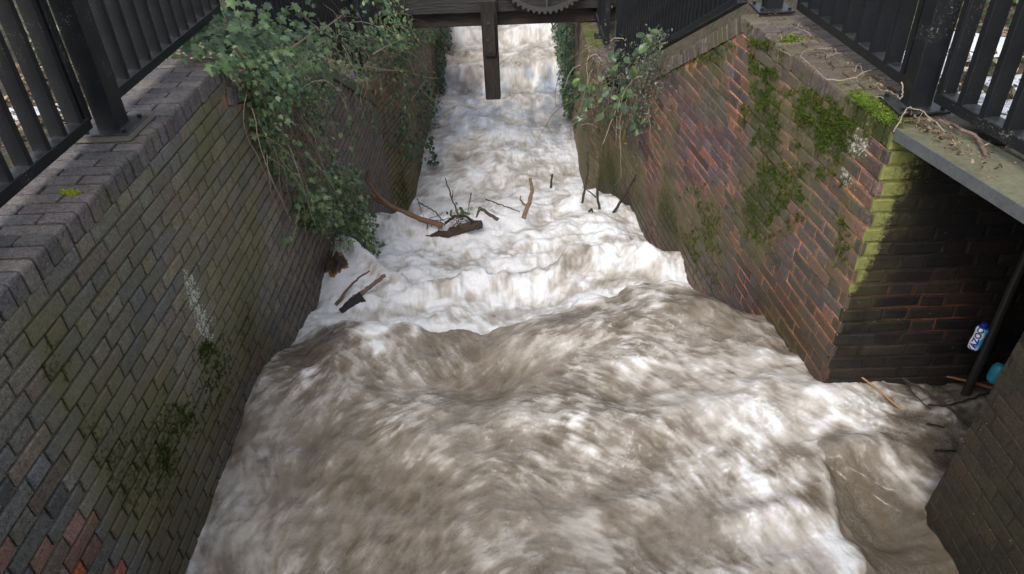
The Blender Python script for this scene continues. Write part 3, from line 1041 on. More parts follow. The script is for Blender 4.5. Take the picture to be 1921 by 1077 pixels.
    foam = .405 + .74 * lvl + (.070 * frac + .115 * frh * (.45 + .65 * act)) * (1 - .30 * calm) + .065 * turb * (1 - .5 * calm) + .06 * big + .08 * flk + .22 * np.exp(-((X + 1.600) / .016) ** 2) * np.clip(.5 + .5 * smp(Y, X, 12, 1), 0, 1)
    foam = np.where(foam > .55, .55 + (foam - .55) * .8, foam)
    # sharp foam front on the lower right: white above the trough
    fr_ = [onZ(px, py, -2.8) for (px, py) in [(1505, 850), (1545, 905), (1560, 960), (1590, 1020), (1625, 1090)]]
    fx = np.interp(-Y, [-p[1] for p in fr_], [p[0] for p in fr_])
    dd = X - fx + .035 * smp(X, Y, 9, 3) + .02 * frac
    trough = sstep(-.02, .07, dd) * (Y < fr_[0][1]) 
    fr2 = [onZ(px, py, -2.8) for (px, py) in [(1505, 850), (1560, 895), (1610, 905), (1680, 925), (1740, 960), (1800, 1010)]]
    ty = np.interp(X, [p[0] for p in fr2], [p[1] for p in fr2])
    trough = trough * sstep(0, .05, ty - Y + .03 * frac)
    foam = foam - .30 * trough + .05 * frac * trough
    z = z - .04 * trough
    # foamy rims next to that front
    foam = foam + .30 * np.exp(-(dd / .05) ** 2) * (dd < 0.02) * (Y < fr_[0][1])
    # cascade nearly white, beige where thick water stands up
    beige = 0
    for (px, py, rx, ry, k, z0) in [(1170, 540, .22, .16, .32, -3.4), (1080, 500, .2, .12, .22, -3.4), (1270, 500, .15, .1, .22, -3.4), (1130, 420, .4, .2, .15, -3.8), (1340, 560, .2, .1, .25, -3.1), (760, 420, .15, .15, .2, -3.9)]:
        p = onZ(px, py, z0); beige = beige + k * np.exp(-((X - p[0]) / rx) ** 2 - ((Y - p[1]) / ry) ** 2)
    fc = .85 - beige * 1.2 + .095 * frac + .06 * frh + .05 * turb + .07 * (bil - .3) + .03 * turb2
    # the long white run and the far water
    far = sstep(8.5, 9.5, Y)
    lo = .10 * sstep(10.5, 12.8, Y) * sstep(14, 13.2, Y)
    ff = .74 + .05 * frh - lo + .05 * big + .07 * turb + .05 * turb2 + .08 * frac + .05 * smp(X, Y * .35, 16, 2)
    ff = ff - .18 * np.exp(-((Y - 14.2) / .5) ** 2) - .30 * sstep(18.5, 21, Y) * (X > .3) 
    fc = fc * (1 - far) + ff * far
    cm_ = sstep(-.20, .20, Y - a - .12 * sstep(-1.15, -1.5, X) + .10 * turb + .05 * frac + .09 * smp(X, Y, 9, 5) - .02)
    foam = foam * (1 - cm_) + fc * cm_
    # dark strip right at the brink so the lip reads as smooth brown water
    brink = np.exp(-((Y - a + .10) / .10) ** 2) * (1 - casc)
    foam = foam - .10 * brink
    foam = np.clip(foam, 0, 1)
    brown = np.array([.130, .106, .078]); tan = np.array([.24, .208, .172]); milk = np.array([.46, .43, .395]); white = np.array([.75, .76, .78])
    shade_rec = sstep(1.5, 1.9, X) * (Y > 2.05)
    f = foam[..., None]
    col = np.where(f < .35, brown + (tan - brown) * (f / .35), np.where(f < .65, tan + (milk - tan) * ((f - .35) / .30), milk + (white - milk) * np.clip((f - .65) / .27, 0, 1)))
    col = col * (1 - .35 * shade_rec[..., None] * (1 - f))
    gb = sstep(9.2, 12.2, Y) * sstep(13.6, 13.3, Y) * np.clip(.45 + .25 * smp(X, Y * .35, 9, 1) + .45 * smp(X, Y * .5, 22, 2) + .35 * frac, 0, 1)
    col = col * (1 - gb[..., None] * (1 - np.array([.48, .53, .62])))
    tb_ = sstep(13.3, 13.6, Y) * (1 - 0) * sstep(15.6, 15.2, Y) * np.clip(.6 + .3 * big + .2 * turb, 0, 1)
    col = col * (1 - tb_[..., None] * (1 - np.array([.90, .85, .78])))
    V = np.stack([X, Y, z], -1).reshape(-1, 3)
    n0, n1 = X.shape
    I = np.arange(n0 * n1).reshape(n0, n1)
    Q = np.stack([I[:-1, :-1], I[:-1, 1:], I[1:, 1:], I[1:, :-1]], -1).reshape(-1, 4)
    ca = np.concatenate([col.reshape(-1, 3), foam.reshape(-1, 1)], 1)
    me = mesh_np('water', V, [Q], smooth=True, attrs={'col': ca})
    t = NT('silty_white_water'); co = t.coord(); at = t.attr('col')
    n1_ = t.noise(55, 6, 0.7, co, .6); n2_ = t.noise(170, 4, 0.7, co, .3)
    v = t.math('ADD', t.math('MULTIPLY', n1_, .36), .82)
    base = t.mix(1.0, at.outputs['Color'], v, 'MULTIPLY')
    th = t.noise(34, 8, .72, co, 1.4)
    ln = t.math('SUBTRACT', 1.0, t.math('MULTIPLY', t.math('ABSOLUTE', t.math('SUBTRACT', th, .5)), 16.0), clamp=True)
    pm = t.ramp(t.noise(7, 4, .6, co), .42, .66)
    base = t.mix(t.math('MULTIPLY', t.math('MULTIPLY', ln, pm), .18), base, (.62, .62, .62))
    dk_ = t.ramp(t.noise(26, 7, .75, co, .8), .60, .74)
    base = t.mix(t.math('MULTIPLY', dk_, .07), base, t.mix(1.0, base, (.45, .40, .34), 'MULTIPLY'))
    t.set(Base_Color=base)
    t.l(t.ramp(at.outputs['Alpha'], .25, .8, (.10, .10, .10, 1), (.60, .60, .60, 1)), t.b.inputs['Roughness'])
    t.b.inputs['IOR'].default_value = 1.33
    t.b.inputs['Subsurface Weight'].default_value = 0.15; t.b.inputs['Subsurface Radius'].default_value = (1, 1, 1); t.b.inputs['Subsurface Scale'].default_value = .015
    t.bump(t.math('ADD', n1_, t.math('MULTIPLY', n2_, .35)), .18, .008)
    o = link_mesh('water', me, t.m)
    o['kind'] = 'structure'
    o['label'] = 'silty brown and white water rushing down the stepped channel'
    return X, Y, z


WX, WY, WZ = build_water()


def wz(x, y):
    i = int(np.argmin(np.abs(WY[:, 0] - y))); j = int(np.argmin(np.abs(WX[i] - x)))
    return float(WZ[i, j])


def hit(px, py, h=0.0):
    """where the sight line of a measured point meets the water, then h above it"""
    d = nrm(pix(px, py)); t = 2.5
    while t < 16:
        p = d * t
        if p[2] <= wz(p[0], p[1]): break
        t += .01
    return onZ(px, py, p[2] + h)


# ------------------------------------------------------------------ railings
def picket_mesh(w, t, h, bev=.003):
    mb = MB(); mb.box((0, 0, h / 2), (w, t, h), bev=bev)
    P = mb.build('picket', [M_IRON]); me = P.data; bpy.data.objects.remove(P); return me


def child(name, me, parent, loc, rz=0.0):
    o = bpy.data.objects.new(name, me); COL.objects.link(o); o.parent = parent
    o.matrix_parent_inverse = parent.matrix_basis.inverted()
    o.location = loc; o.rotation_euler = (0, 0, rz)
    return o


def railing(panels, posts, label, group, base, pw=.063, pt=.027, hgt=1.15, ps_=.10, bp=.215):
    """panels: (A, B, spacing) rail underside line; posts: (x,y,z)"""
    root = empty('iron_railing', base, label, 'railing', group)
    pm = picket_mesh(pw, pt, hgt)
    for (A, B, sp) in panels:
        A = np.array(A, float); B = np.array(B, float); d = B - A; L = np.linalg.norm(d[:2]); e = d / L
        rz = math.atan2(d[1], d[0]) - math.pi / 2
        side = np.array([math.cos(rz), math.sin(rz), 0])
        for zz in (0.025, hgt + .03):
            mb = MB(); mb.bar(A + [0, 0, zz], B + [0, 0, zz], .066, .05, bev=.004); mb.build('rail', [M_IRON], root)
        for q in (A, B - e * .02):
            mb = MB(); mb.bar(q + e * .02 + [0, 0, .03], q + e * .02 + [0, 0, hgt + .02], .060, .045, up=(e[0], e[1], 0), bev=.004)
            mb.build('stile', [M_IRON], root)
        n = int(L / sp)
        for i in range(n + 1):
            p = A + e * min(L - .01, i * sp + .02)
            child('picket', pm, root, (p[0], p[1], p[2] + .045), rz)
    for (x, y, z) in posts:
        mb = MB(); mb.box((x, y, z + .62), (ps_, ps_, 1.28), bev=.005)
        mb.box((x, y, z + 1.27), (.10, .10, .02), bev=.006)
        po = mb.build('post', [M_IRON], root)
        mb = MB(); mb.box((x, y, z + .012), (bp, bp, .014), bev=.004)
        for sx in (-1, 1):
            for sy in (-1, 1):
                mb.tube([(x + sx * bp * .38, y + sy * bp * .38, z + .015), (x + sx * bp * .38, y + sy * bp * .38, z + .034)], .011, 6)
        mb.build('base_plate', [M_IRON], po)
    return root


G = 'black railings along the channel'
railing([((-1.835, .5, -1.182), (-1.835, 2.94, -1.182), .131), ((-1.855, 3.24, -1.175), (-1.855, 4.72, -1.175), .132)],
        [(-1.79, 3.07, -1.245)], 'black square-bar railing on the grey brick coping at upper left, ending in ivy', G, (-1.83, 2.9, -1.25))
mbp = MB(); mbp.box((-1.79, 3.07, -1.243), (.26, .28, .02), bev=.008, col=np.array([.09, .085, .075]))
o = mbp.build('mortar_pad', [plain('pale_bedding_mortar', (.12, .11, .09), .9)])
tag(o, 'pale mortar pad under the railing post on the left coping', 'mortar pad')
railing([((1.60 + .035, 4.31, -1.182), (1.655 + .035, 3.03, -1.182), .150), ((1.735, 2.885, -1.182), (1.90, 1.75, -1.182), .128)],
        [(1.69, 2.99, -1.245), (1.545, 4.55, -1.245)], 'black flat-bar railing at upper right above the mossy coping and deck', G, (1.69, 3.0, -1.25), pw=.070, pt=.032)
railing([((-1.80, 4.85, -1.26), (-1.80, 8.16, -2.67), .115)], [(-1.80, 8.3, -2.83)],
        'black railing running downhill behind the ivy and brambles on the left', G, (-1.8, 5, -1.3))
railing([((1.385, 4.62, -1.22), (1.12, 7.55, -2.62), .085)], [(1.10, 7.8, -2.75)],
        'black railing sloping down the right bank, seen almost edge-on', G, (1.38, 4.6, -1.2), pw=.05, pt=.03)
railing([((1.055, 8.55, -2.66), (1.10, 12.6, -2.66), .12)], [(1.06, 9.2, -2.765)],
        'thin black railing on the low far wall at right, next to bright moss', G, (1.05, 8.5, -2.7), pw=.025, pt=.02, ps_=.05, bp=.16)
railing([((-1.78, 8.6, -2.72), (-1.78, 12.6, -2.72), .12)], [(-1.78, 12.8, -2.83)],
        'thin black railing on the low far wall at left behind brambles', G, (-1.78, 8.6, -2.8), pw=.03, pt=.02)

# ------------------------------------------------------------------ side deck over the inlet
dk = empty('footbridge_deck', (1.6, 2.45, -1.25), 'algae-stained grey deck slab with steel edge over the dark side inlet', 'deck')
dE = nrm(np.array([1.649 - 1.515, 2.09 - 2.761])); dN = np.array([-dE[1], dE[0]])   # dN points right
p0 = np.array([1.517, 2.762])


def deckbox(name, s0, s1, n0, n1, z0, z1, mat, bev=.004):
    mb = MB(); c = p0 + dE * (s0 + s1) / 2 + dN * (n0 + n1) / 2
    mb.box((c[0], c[1], (z0 + z1) / 2), (s1 - s0, n1 - n0, z1 - z0), ax=[[dE[0], dE[1], 0], [dN[0], dN[1], 0], [0, 0, 1]], bev=bev)
    return mb.build(name, [mat], dk)


deckbox('slab', 0.0, 1.5, .008, .262, -1.284, -1.244, M_DECK)
deckbox('slab', 0.25, 1.5, .285, .75, -1.295, -1.246, M_DECK)
deckbox('steel_edge', -.002, 1.5, 0, .006, -1.288, -1.238, M_STEEL, .001)
deckbox('steel_beam', 0.02, 1.5, .16, .20, -1.36, -1.285, M_PIPE, .004)

fbr = empty('added_shade_slab', (0, -1.2, -1.3), 'unseen concrete slab added below the viewpoint to shade the side inlet', 'blocker')
mb = MB(); mb.box((0, -1.35, -1.36), (9.0, 3.3, .22), bev=.01); mb.build('slab', [M_DECK], fbr)  # out of view; slab and side blocks added so the inlet falls into shade
for sx_ in (-1, 1):
    mb = MB(); mb.box((sx_ * 3.1 - .12 * (sx_ < 0) + (.19 if sx_ > 0 else 0), -1.05, -3.2), (2.9, 4.1 if sx_ > 0 else 3.8, 3.45)); mb.build('shade_abutment', [M_DECK], fbr)

# ------------------------------------------------------------------ sluice frame
sl = empty('sluice_gate', (-.2, 9.8, -2.77), 'black timber sluice frame with hanging post and gear wheel across the channel', 'sluice')
mb = MB(); mb.box((-.25, 9.83, -2.385), (3.3, .26, .33), bev=.012); mb.build('upper_beam', [M_BEAM], sl)
mb = MB(); mb.box((-.25, 9.99, -2.665), (3.3, .26, .19), bev=.012); mb.build('lower_beam', [M_BEAM2], sl)
mb = MB()
xc = -.325
prof = [(-2.36, .095, .0), (-3.62, .088, 0), (-3.655, .07, .02)]
mb.box((xc, 9.60, -3.0), (.205, .17, 1.29), bev=.016)
gp = mb.build('gate_post', [M_TIMBER], sl)
# the thick rounded upper half
mb = MB()
zs = [-2.50, -2.9, -2.98, -3.03, -3.06, -3.075]; ds = [.055, .06, .062, .05, .028, 0.002]; V = []; Q = []
for z_, d_ in zip(zs, ds):
    w_ = .088 if z_ > -3.0 else .088 - (abs(z_ + 3.0)) * .25
    V += [(xc - w_, 9.517, z_), (xc - w_ + .01, 9.517 - d_, z_), (xc + w_ - .02, 9.517 - d_, z_), (xc + w_ - .01, 9.517, z_)]
for i in range(len(zs) - 1):
    for j in range(3):
        Q.append([i * 4 + j, (i + 1) * 4 + j, (i + 1) * 4 + j + 1, i * 4 + j + 1])
mb.add(V, Q=Q); mb.build('packing_block', [M_TIMBER], gp)
for (bx, bz, by) in [(xc - .01, -2.62, 9.452), (xc - .03, -2.83, 9.45), (xc + .01, -2.46, 9.70 - .012)]:
    mb = MB(); mb.tube([(bx, by + .02, bz), (bx, by, bz)], .020, 6); mb.tube([(bx, by, bz), (bx, by - .016, bz)], .012, 8)
    mb.build('bolt', [M_GEAR], gp)
# gear wheel
gc = np.array([.395, 9.60, -1.93]); R1 = .600; NTt = 54
mb = MB(); V = []; Q = []
outl = []
for i in range(NTt * 4):
    r = R1 + (.034 if (i % 4) in (1, 2) else 0); an = i / (NTt * 4) * 2 * math.pi
    outl.append((an, r))
N4 = len(outl)
for (rr, yy) in ((None, -.03), (None, .03), (R1 - .045, .03), (R1 - .045, -.03)):
    for (an, r) in outl:
        q = r if rr is None else rr
        V.append(gc + [q * math.cos(an), yy, q * math.sin(an)])
for k in range(4):
    for i in range(N4):
        Q.append([k * N4 + i, k * N4 + (i + 1) % N4, ((k + 1) % 4) * N4 + (i + 1) % N4, ((k + 1) % 4) * N4 + i])
mb.add(V, Q=Q)
gw = mb.build('gear_wheel', [M_GEAR], sl)
for k in range(6):
    an = k * math.pi / 3 + math.pi / 2 + .03
    mb = MB(); mb.bar(gc + np.array([math.cos(an), 0, math.sin(an)]) * .06, gc + np.array([math.cos(an), 0, math.sin(an)]) * (R1 - .04), .03, .03, up=(0, 1, 0), bev=.004)
    mb.build('spoke', [M_GEAR], gw)
mb = MB(); mb.tube([gc + [0, -.08, 0], gc + [0, .35, 0]], .055, 14); mb.build('hub', [M_GEAR], gw)
mb = MB(); mb.tube([(.1, 9.93, -2.555), (1.0, 9.93, -2.54)], .035, 10); mb.build('pinion_shaft', [M_GEAR], sl)
mb = MB(); mb.box((-.25, 10.0, -2.0), (.14, .16, .5), bev=.01); mb.box((1.05, 10.0, -2.0), (.14, .16, .5), bev=.01)
mb.build('upright', [M_BEAM], sl)

# ------------------------------------------------------------------ ground


def ground(name, x0, x1, zfun, label, side, nx=120, ny=170):
    t = np.linspace(0, 1, nx) ** 2.2; X1 = x0 + (x1 - x0) * t
    Ys = np.concatenate([np.linspace(-3, .4, 10), np.linspace(.5, 9, ny), np.linspace(9.3, 60, 40)])
    GX, GY = np.meshgrid(X1, Ys, indexing='ij')
    # edge follows the wall line
    if side == 'R':
        wx = np.where(GY < 8.1, 1.521 - .105 * (GY - 2.777), 0.87) + .33
        wx = np.where(GY < 2.9, 1.86, wx)
    else:
        wx = np.full_like(GY, -1.93)
    GX = GX + (wx - x0)
    Z = zfun(GX, GY) + .02 * fbm(GX, GY, 8, 3, 1) * sstep(0, .2, np.abs(GX - wx))
    V = np.stack([GX, GY, Z], -1).reshape(-1, 3); n0, n1 = GX.shape
    I = np.arange(n0 * n1).reshape(n0, n1)
    Q = np.stack([I[:-1, :-1], I[1:, :-1], I[1:, 1:], I[:-1, 1:]], -1).reshape(-1, 4)
    if side == 'L': Q = Q[:, ::-1]
    o = link_mesh(name, mesh_np(name, V, [Q], smooth=True), M_GROUND)
    o['kind'] = 'structure'; o['label'] = label
    return o


def zL(x, y):
    b = np.interp(y, [4.2, 8.2, 9], [-1.32, -2.95, -2.95]); far = sstep(-2.2, -4.5, x)
    return b * (1 - far) + np.interp(y, [4.2, 12], [-1.35, -2.2]) * far


def zR(x, y):
    b = np.interp(y, [4.3, 8.2, 9], [-1.33, -3.1, -2.9]); far = sstep(1.9, 3.2, x)
    return b * (1 - far) + np.interp(y, [3, 12], [-1.30, -1.8]) * far + .25 * sstep(3.5, 6, x)


ground('ground', -1.93, -40, zL, 'leaf-littered bank behind the left railing', 'L')
ground('ground', 1.85, 40, zR, 'leaf-littered bank behind the right railing', 'R')
# river bed under everything, reaching far
bed = MB(); bed.add([(-60, -8, -5.6), (60, -8, -5.6), (60, 90, -5.6), (-60, 90, -5.6)], Q=[[0, 1, 2, 3]])
o = bed.build('terrain', [M_GROUND]); o['kind'] = 'structure'


def snow_patch(cx, cy, rx, ry, zf, label, seed):
    n = 40; g = np.linspace(-1.3, 1.3, n); A, B = np.meshgrid(g, g, indexing='ij')
    X = cx + A * rx; Y = cy + B * ry
    r = np.sqrt(A ** 2 + B ** 2) + .28 * fbm(X, Y, 6, 3, seed)
    h = .045 * sstep(1.0, .55, r) + .010 * fbm(X, Y, 20, 3, seed + 1) * sstep(1.0, .8, r)
    Z = zf(X, Y) + h - .022
    V = np.stack([X, Y, Z], -1).reshape(-1, 3); I = np.arange(n * n).reshape(n, n)
    Q = np.stack([I[:-1, :-1], I[1:, :-1], I[1:, 1:], I[:-1, 1:]], -1).reshape(-1, 4)
    o = link_mesh('snow', mesh_np('snow', V, [Q], smooth=True), M_SNOW)
    o['kind'] = 'structure'; o['label'] = label


snow_patch(2.25, 3.05, .42, .30, zR, 'bright snow patch behind the right railing', 1)
snow_patch(2.75, 3.3, .35, .35, zR, 'second snow patch further right behind the railing', 2)
snow_patch(2.1, 3.75, .10, .16, zR, 'small snow remnant behind the right railing', 3)
snow_patch(2.6, 4.1, .28, .2, zR, 'snow remnant among leaves on the right bank', 5)
snow_patch(-2.35, 2.6, .28, .50, zL, 'snow patch behind the left railing', 4)
snow_patch(-2.6, 3.3, .25, .3, zL, 'upper snow patch behind the left railing', 0)

# ------------------------------------------------------------------ foliage
IVY = np.array([(0, 0), (.20, -.10), (.46, .02), (.34, .22), (.58, .50), (.27, .56), (0, 1.0), (-.27, .56), (-.58, .50), (-.34, .22), (-.46, .02), (-.20, -.10)])
OVAL = np.array([(0, 0), (.20, .12), (.33, .38), (.30, .62), (.15, .86), (0, 1.0), (-.15, .86), (-.30, .62), (-.33, .38), (-.20, .12)])
SMALL = np.array([(0, 0), (.26, .3), (.2, .7), (0, 1.0), (-.2, .7), (-.26, .3)])


def leaves(mb, P, N, T, size, shape, col, curl=.22, mat=0):
    """P positions, N normals, T tip directions"""
    n = len(P)
    if n == 0: return
    N = nrm(N); T = T - (T * N).sum(1)[:, None] * N; T = nrm(T); S = np.cross(T, N)
    k = len(shape)
    sh = np.concatenate([[[0, .38]], shape])
    cu = curl * (1 + .5 * rng.normal(size=n))
    zz = -np.abs(sh[:, 0])[None] * cu[:, None] * 1.2 - (sh[:, 1] ** 2)[None] * cu[:, None] * .7 + .03 * rng.normal(size=(n, k + 1))
    V = P[:, None] + size[:, None, None] * (sh[None, :, 0, None] * S[:, None] + sh[None, :, 1, None] * T[:, None] + zz[..., None] * N[:, None])
    Tm = np.array([[0, 1 + i, 1 + (i + 1) % k] for i in range(k)])
    TT = (Tm[None] + (k + 1) * np.arange(n)[:, None, None]).reshape(-1, 3)
    c = np.repeat(col[:, None], k + 1, 1).copy()
    c[:, 0] *= 1.25   # pale vein at the middle
    mb.add(V.reshape(-1, 3), T=TT, mat=mat, col=c.reshape(-1, 3))


def inpoly(x, y, poly):
    poly = np.asarray(poly, float); ins = np.zeros(len(x), bool); j = len(poly) - 1
    for i in range(len(poly)):
        xi, yi = poly[i]; xj, yj = poly[j]
        c = ((yi > y) != (yj > y)) & (x < (xj - xi) * (y - yi) / (yj - yi + 1e-12) + xi)
        ins ^= c; j = i
    return ins


def sample_poly(poly, n, plane, dens=None):
    """uniform-ish samples inside an outline measured on a real plane (a wall, a fence)"""
    poly = np.asarray(poly, float)
    W = np.array([plane(px, py) for (px, py) in poly])     # world outline, on the plane
    # work in (y,z) of the wall
    Pz = W[:, 1:3]; lo = Pz.min(0); hi = Pz.max(0); out = []
    while sum(len(o) for o in out) < n:
        q = lo + (hi - lo) * rng.random((n * 3, 2))
        ok = inpoly(q[:, 0], q[:, 1], Pz)
        if dens is not None: ok &= rng.random(len(q)) < dens(q[:, 0], q[:, 1])
        out.append(q[ok])
    return np.concatenate(out)[:n]


GREENS = np.array([(.095, .165, .070), (.065, .120, .050), (.125, .200, .085), (.160, .235, .095), (.085, .145, .080), (.19, .25, .11), (.045, .085, .040)])
DARKG = np.array([(.030, .062, .036), (.040, .080, .042), (.052, .095, .050), (.034, .070, .050)])


def gcols(n, pal, v=.18):
    return np.clip(pal[rng.integers(0, len(pal), n)] * (1 + v * rng.normal(size=n))[:, None], .008, .6)


def strands(mb, starts, length, out, spread, rad, colr, n=9, droop=1.0, nside=5):
    """thin stems: start points, initial outward dir, hang down"""
    pts_all = []
    for i, p in enumerate(starts):
        L = length[i]; d = np.array(out, float) * .4 + rng.normal(size=3) * spread; p = np.array(p, float); P = [p.copy()]
        for k in range(n):
            d = nrm(d * .72 + np.array([0, 0, -.28 * droop]) + rng.normal(size=3) * spread * .45)
            p = p + d * L / n; P.append(p.copy())
        P = np.array(P); r = np.linspace(rad, rad * .45, len(P))
        mb.tube(P, r, nside, col=np.array(colr) * random.uniform(.6, 1.3)); pts_all.append(P)
    return pts_all


def wall_leaves(poly, n, X0, thick, size, shape, pal, out=(1, 0), dens=None, mb=None, curl=.22, lift=.35, bright_top=None, xline=None):
    q = sample_poly(poly, n, lambda a, b: onX(a, b, X0), dens)
    sz = size[0] + (size[1] - size[0]) * rng.random(n) ** 1.5
    x = X0 + out[0] * (.015 + thick * rng.random(n) ** 1.3)
    if xline is not None: x = xline(q[:, 0]) + out[0] * (.015 + thick * rng.random(n) ** 1.3)
    P = np.stack([x, q[:, 0], q[:, 1]], -1)
    N = np.stack([np.full(n, out[0] * .75), np.full(n, -.35), np.full(n, .6)], -1) + rng.normal(size=(n, 3)) * lift
    T = np.stack([np.full(n, out[0] * .25), np.zeros(n), np.full(n, -1.0)], -1) + rng.normal(size=(n, 3)) * .55
    c = gcols(n, pal)
    if bright_top is not None:
        c = c * (1 + bright_top(P))[:, None]
    leaves(mb, P, N, T, sz, shape, c, curl)
    return P


# ---- big ivy cascade on the left wall
iv = empty('ivy_plant', (-1.6, 4.6, -1.5), 'large green ivy curtain spilling off the left coping and hanging to the water', 'ivy')
mb = MB()
top_poly = [(330, 110), (380, 60), (400, -30), (560, -30), (640, 20), (760, 10), (800, 60), (760, 130), (690, 120), (640, 150), (560, 175), (470, 160), (415, 128), (355, 130)]
casc_poly = [(405, 118), (440, 165), (470, 265), (525, 355), (560, 420), (600, 455), (655, 482), (672, 470), (655, 410), (632, 340), (612, 290), (592, 240), (585, 190), (640, 150), (560, 90), (470, 90)]
# crown leaves lying over the coping and fence foot (large, pale)
n = 520; pl = MB()
Pk = []
for i in range(n):
    px = random.choice([random.gauss(400, 40), random.gauss(470, 45), random.gauss(540, 55), random.gauss(620, 60)]); py = random.gauss(60 + .12 * (px - 400), 38)
    if px < 340 or px > 740 or py > 150 or (px < 420 and py > 128 - (420 - px) * .1): continue
    if px < 425:
        p = onZ(px, py, -1.25 + .03 + random.random() * .06)
    else:
        X0 = random.uniform(-1.82, -1.52); p = onX(px, py, X0)
    Pk.append(p)
Pk = np.array(Pk); n = len(Pk)
Nn = np.tile([.45, -.45, .9], (n, 1)) + rng.normal(size=(n, 3)) * .35
Tt = np.tile([.5, -.3, -.55], (n, 1)) + rng.normal(size=(n, 3)) * .6
cc = gcols(n, np.array([(.11, .18, .085), (.08, .135, .07), (.14, .22, .09), (.055, .10, .05)]))
leaves(mb, Pk, Nn, Tt, .040 + .042 * rng.random(n) ** 1.4, IVY, cc, .22)
# main hanging mass: medium leaves then dense small ones
wall_leaves(casc_poly, 1500, XL, .24, (.028, .054), IVY, GREENS, mb=mb, dens=lambda y, z: np.clip(.22 + .7 * smp(y, z, 5, 2), .04, 1))
wall_leaves(casc_poly, 3200, XL, .13, (.014, .030), IVY, GREENS * .9, mb=mb, dens=lambda y, z: np.clip(.28 + .7 * smp(y, z, 6, 1), .02, 1), curl=.3, lift=.55)
low_poly = [(560, 330), (600, 330), (640, 360), (662, 420), (675, 470), (655, 486), (612, 470), (590, 430)]
wall_leaves(low_poly, 3000, XL, .20, (.010, .020), SMALL, np.array([(.075, .105, .030), (.095, .120, .035), (.05, .08, .03)]), mb=mb, lift=.6)
# leaves on the rake above the bare wall
rake_poly = [(560, 60), (800, 60), (815, 130), (790, 180), (735, 185), (700, 150), (640, 140), (590, 120)]
wall_leaves(rake_poly, 1300, XL, .16, (.022, .045), IVY, GREENS * .85, mb=mb, dens=lambda y, z: np.clip(.35 + .6 * smp(y, z, 3, 2), .03, 1))
# trailing side shoots
tr = MB()
shoots = [[(640, 150), (648, 190), (655, 235), (662, 262)], [(670, 150), (668, 200), (690, 230)], [(600, 170), (604, 230), (618, 290), (640, 330)], [(712, 150), (722, 210), (738, 270), (745, 300)], [(590, 200), (612, 260), (636, 330), (652, 400)],
          [(560, 360), (556, 400), (552, 440), (532, 458)], [(600, 90), (640, 60), (690, 70)], [(690, 190), (705, 250), (698, 225)]]
for sh in shoots:
    P = np.array([onX(a, b, XL + .05) for a, b in sh]); tt = np.linspace(0, 1, len(P)); ti = np.linspace(0, 1, 14)
    P = np.stack([np.interp(ti, tt, P[:, k]) for k in range(3)], -1) + rng.normal(size=(14, 3)) * .01
    tr.tube(P, .0035, 5, col=np.array([.28, .25, .18]))
    leaves(mb, P, np.tile([.8, -.4, .3], (14, 1)) + rng.normal(size=(14, 3)) * .3, np.tile([0., 0, -1], (14, 1)) + rng.normal(size=(14, 3)) * .6, .03 + .02 * rng.random(14), IVY, gcols(14, GREENS), .2)
mb.build('foliage', [M_LEAF], iv)
# stems
st = tr
for i in range(120):
    y0 = random.uniform(3.95, 5.3); z0 = rake_left(y0) + random.uniform(-.5, .05)
    L = random.uniform(.2, .8)
    strands(st, [(XL + random.uniform(.02, .12), y0, z0)], [L], (.15, .15, 0), .22, random.uniform(.0015, .0032), random.choice([(.25, .21, .14), (.13, .10, .07), (.33, .28, .19)]), n=10)
for pts in [[(440, 88), (465, 120), (485, 160), (497, 195), (515, 250), (508, 218)], [(395, 100), (425, 120), (445, 150)], [(560, 20), (600, 60), (640, 30)], [(545, 92), (575, 70), (590, 58)]]:
    P = np.array([onX(a, b, XL + .10) for a, b in pts]); tt = np.linspace(0, 1, len(P)); ti = np.linspace(0, 1, 12)
    P = np.stack([np.interp(ti, tt, P[:, k]) for k in range(3)], -1)
    st.tube(P, np.linspace(.009, .005, 12), 6, col=np.array([.24, .19, .13]))
st.build('stem', [M_STEM], iv)

# ---- bramble cluster on the left rake
br = empty('bramble_bush', (-1.55, 7.3, -2.6), 'tangle of bramble with dry brown canes hanging over the wall left of the far channel', 'bramble')
mb = MB()
bp1 = [(690, 60), (800, 40), (830, 90), (820, 160), (800, 230), (770, 300), (735, 300), (725, 240), (700, 190), (690, 130)]
wall_leaves(bp1, 1500, XL, .30, (.035, .075), OVAL, np.vstack([GREENS * .85, DARKG]), mb=mb, dens=lambda y, z: np.clip(.25 + .6 * smp(y, z, 3, 1), .01, 1))
wall_leaves([(600, -20), (840, -20), (840, 70), (700, 90), (620, 70)], 1000, XL, .30, (.04, .08), OVAL, GREENS, mb=mb, dens=lambda y, z: np.clip(.3 + .6 * smp(y, z, 2, 3), .01, 1))
wall_leaves([(725, 160), (790, 160), (780, 250), (765, 330), (730, 310), (715, 240)], 260, XL, .25, (.05, .085), OVAL, DARKG, mb=mb)
mb.build('foliage', [M_LEAF], br)
st = MB()
for i in range(60):
    y0 = random.uniform(6.2, 8.8); z0 = np.interp(y0, [6.2, 8.2, 8.8], [-1.9, -2.6, -2.6]) + random.uniform(-.1, .35)
    strands(st, [(random.uniform(-1.8, -1.5), y0, z0)], [random.uniform(.4, 1.1)], (.3, -.1, .15), .5, random.uniform(.002, .0045), random.choice([(.22, .16, .11), (.34, .28, .20), (.14, .09, .07)]), n=10, droop=.6)
for pts in [[(690, 130), (760, 135), (820, 148), (838, 140)], [(770, 190), (792, 160), (797, 155)], [(700, 100), (780, 60), (870, 55)]]:
    P = np.array([onX(a, b, XL + .2) for a, b in pts]); tt = np.linspace(0, 1, len(P)); ti = np.linspace(0, 1, 10)
    P = np.stack([np.interp(ti, tt, P[:, k]) for k in range(3)], -1) + rng.normal(size=(10, 3)) * .01
    st.tube(P, .007, 5, col=np.array([.38, .30, .2]))
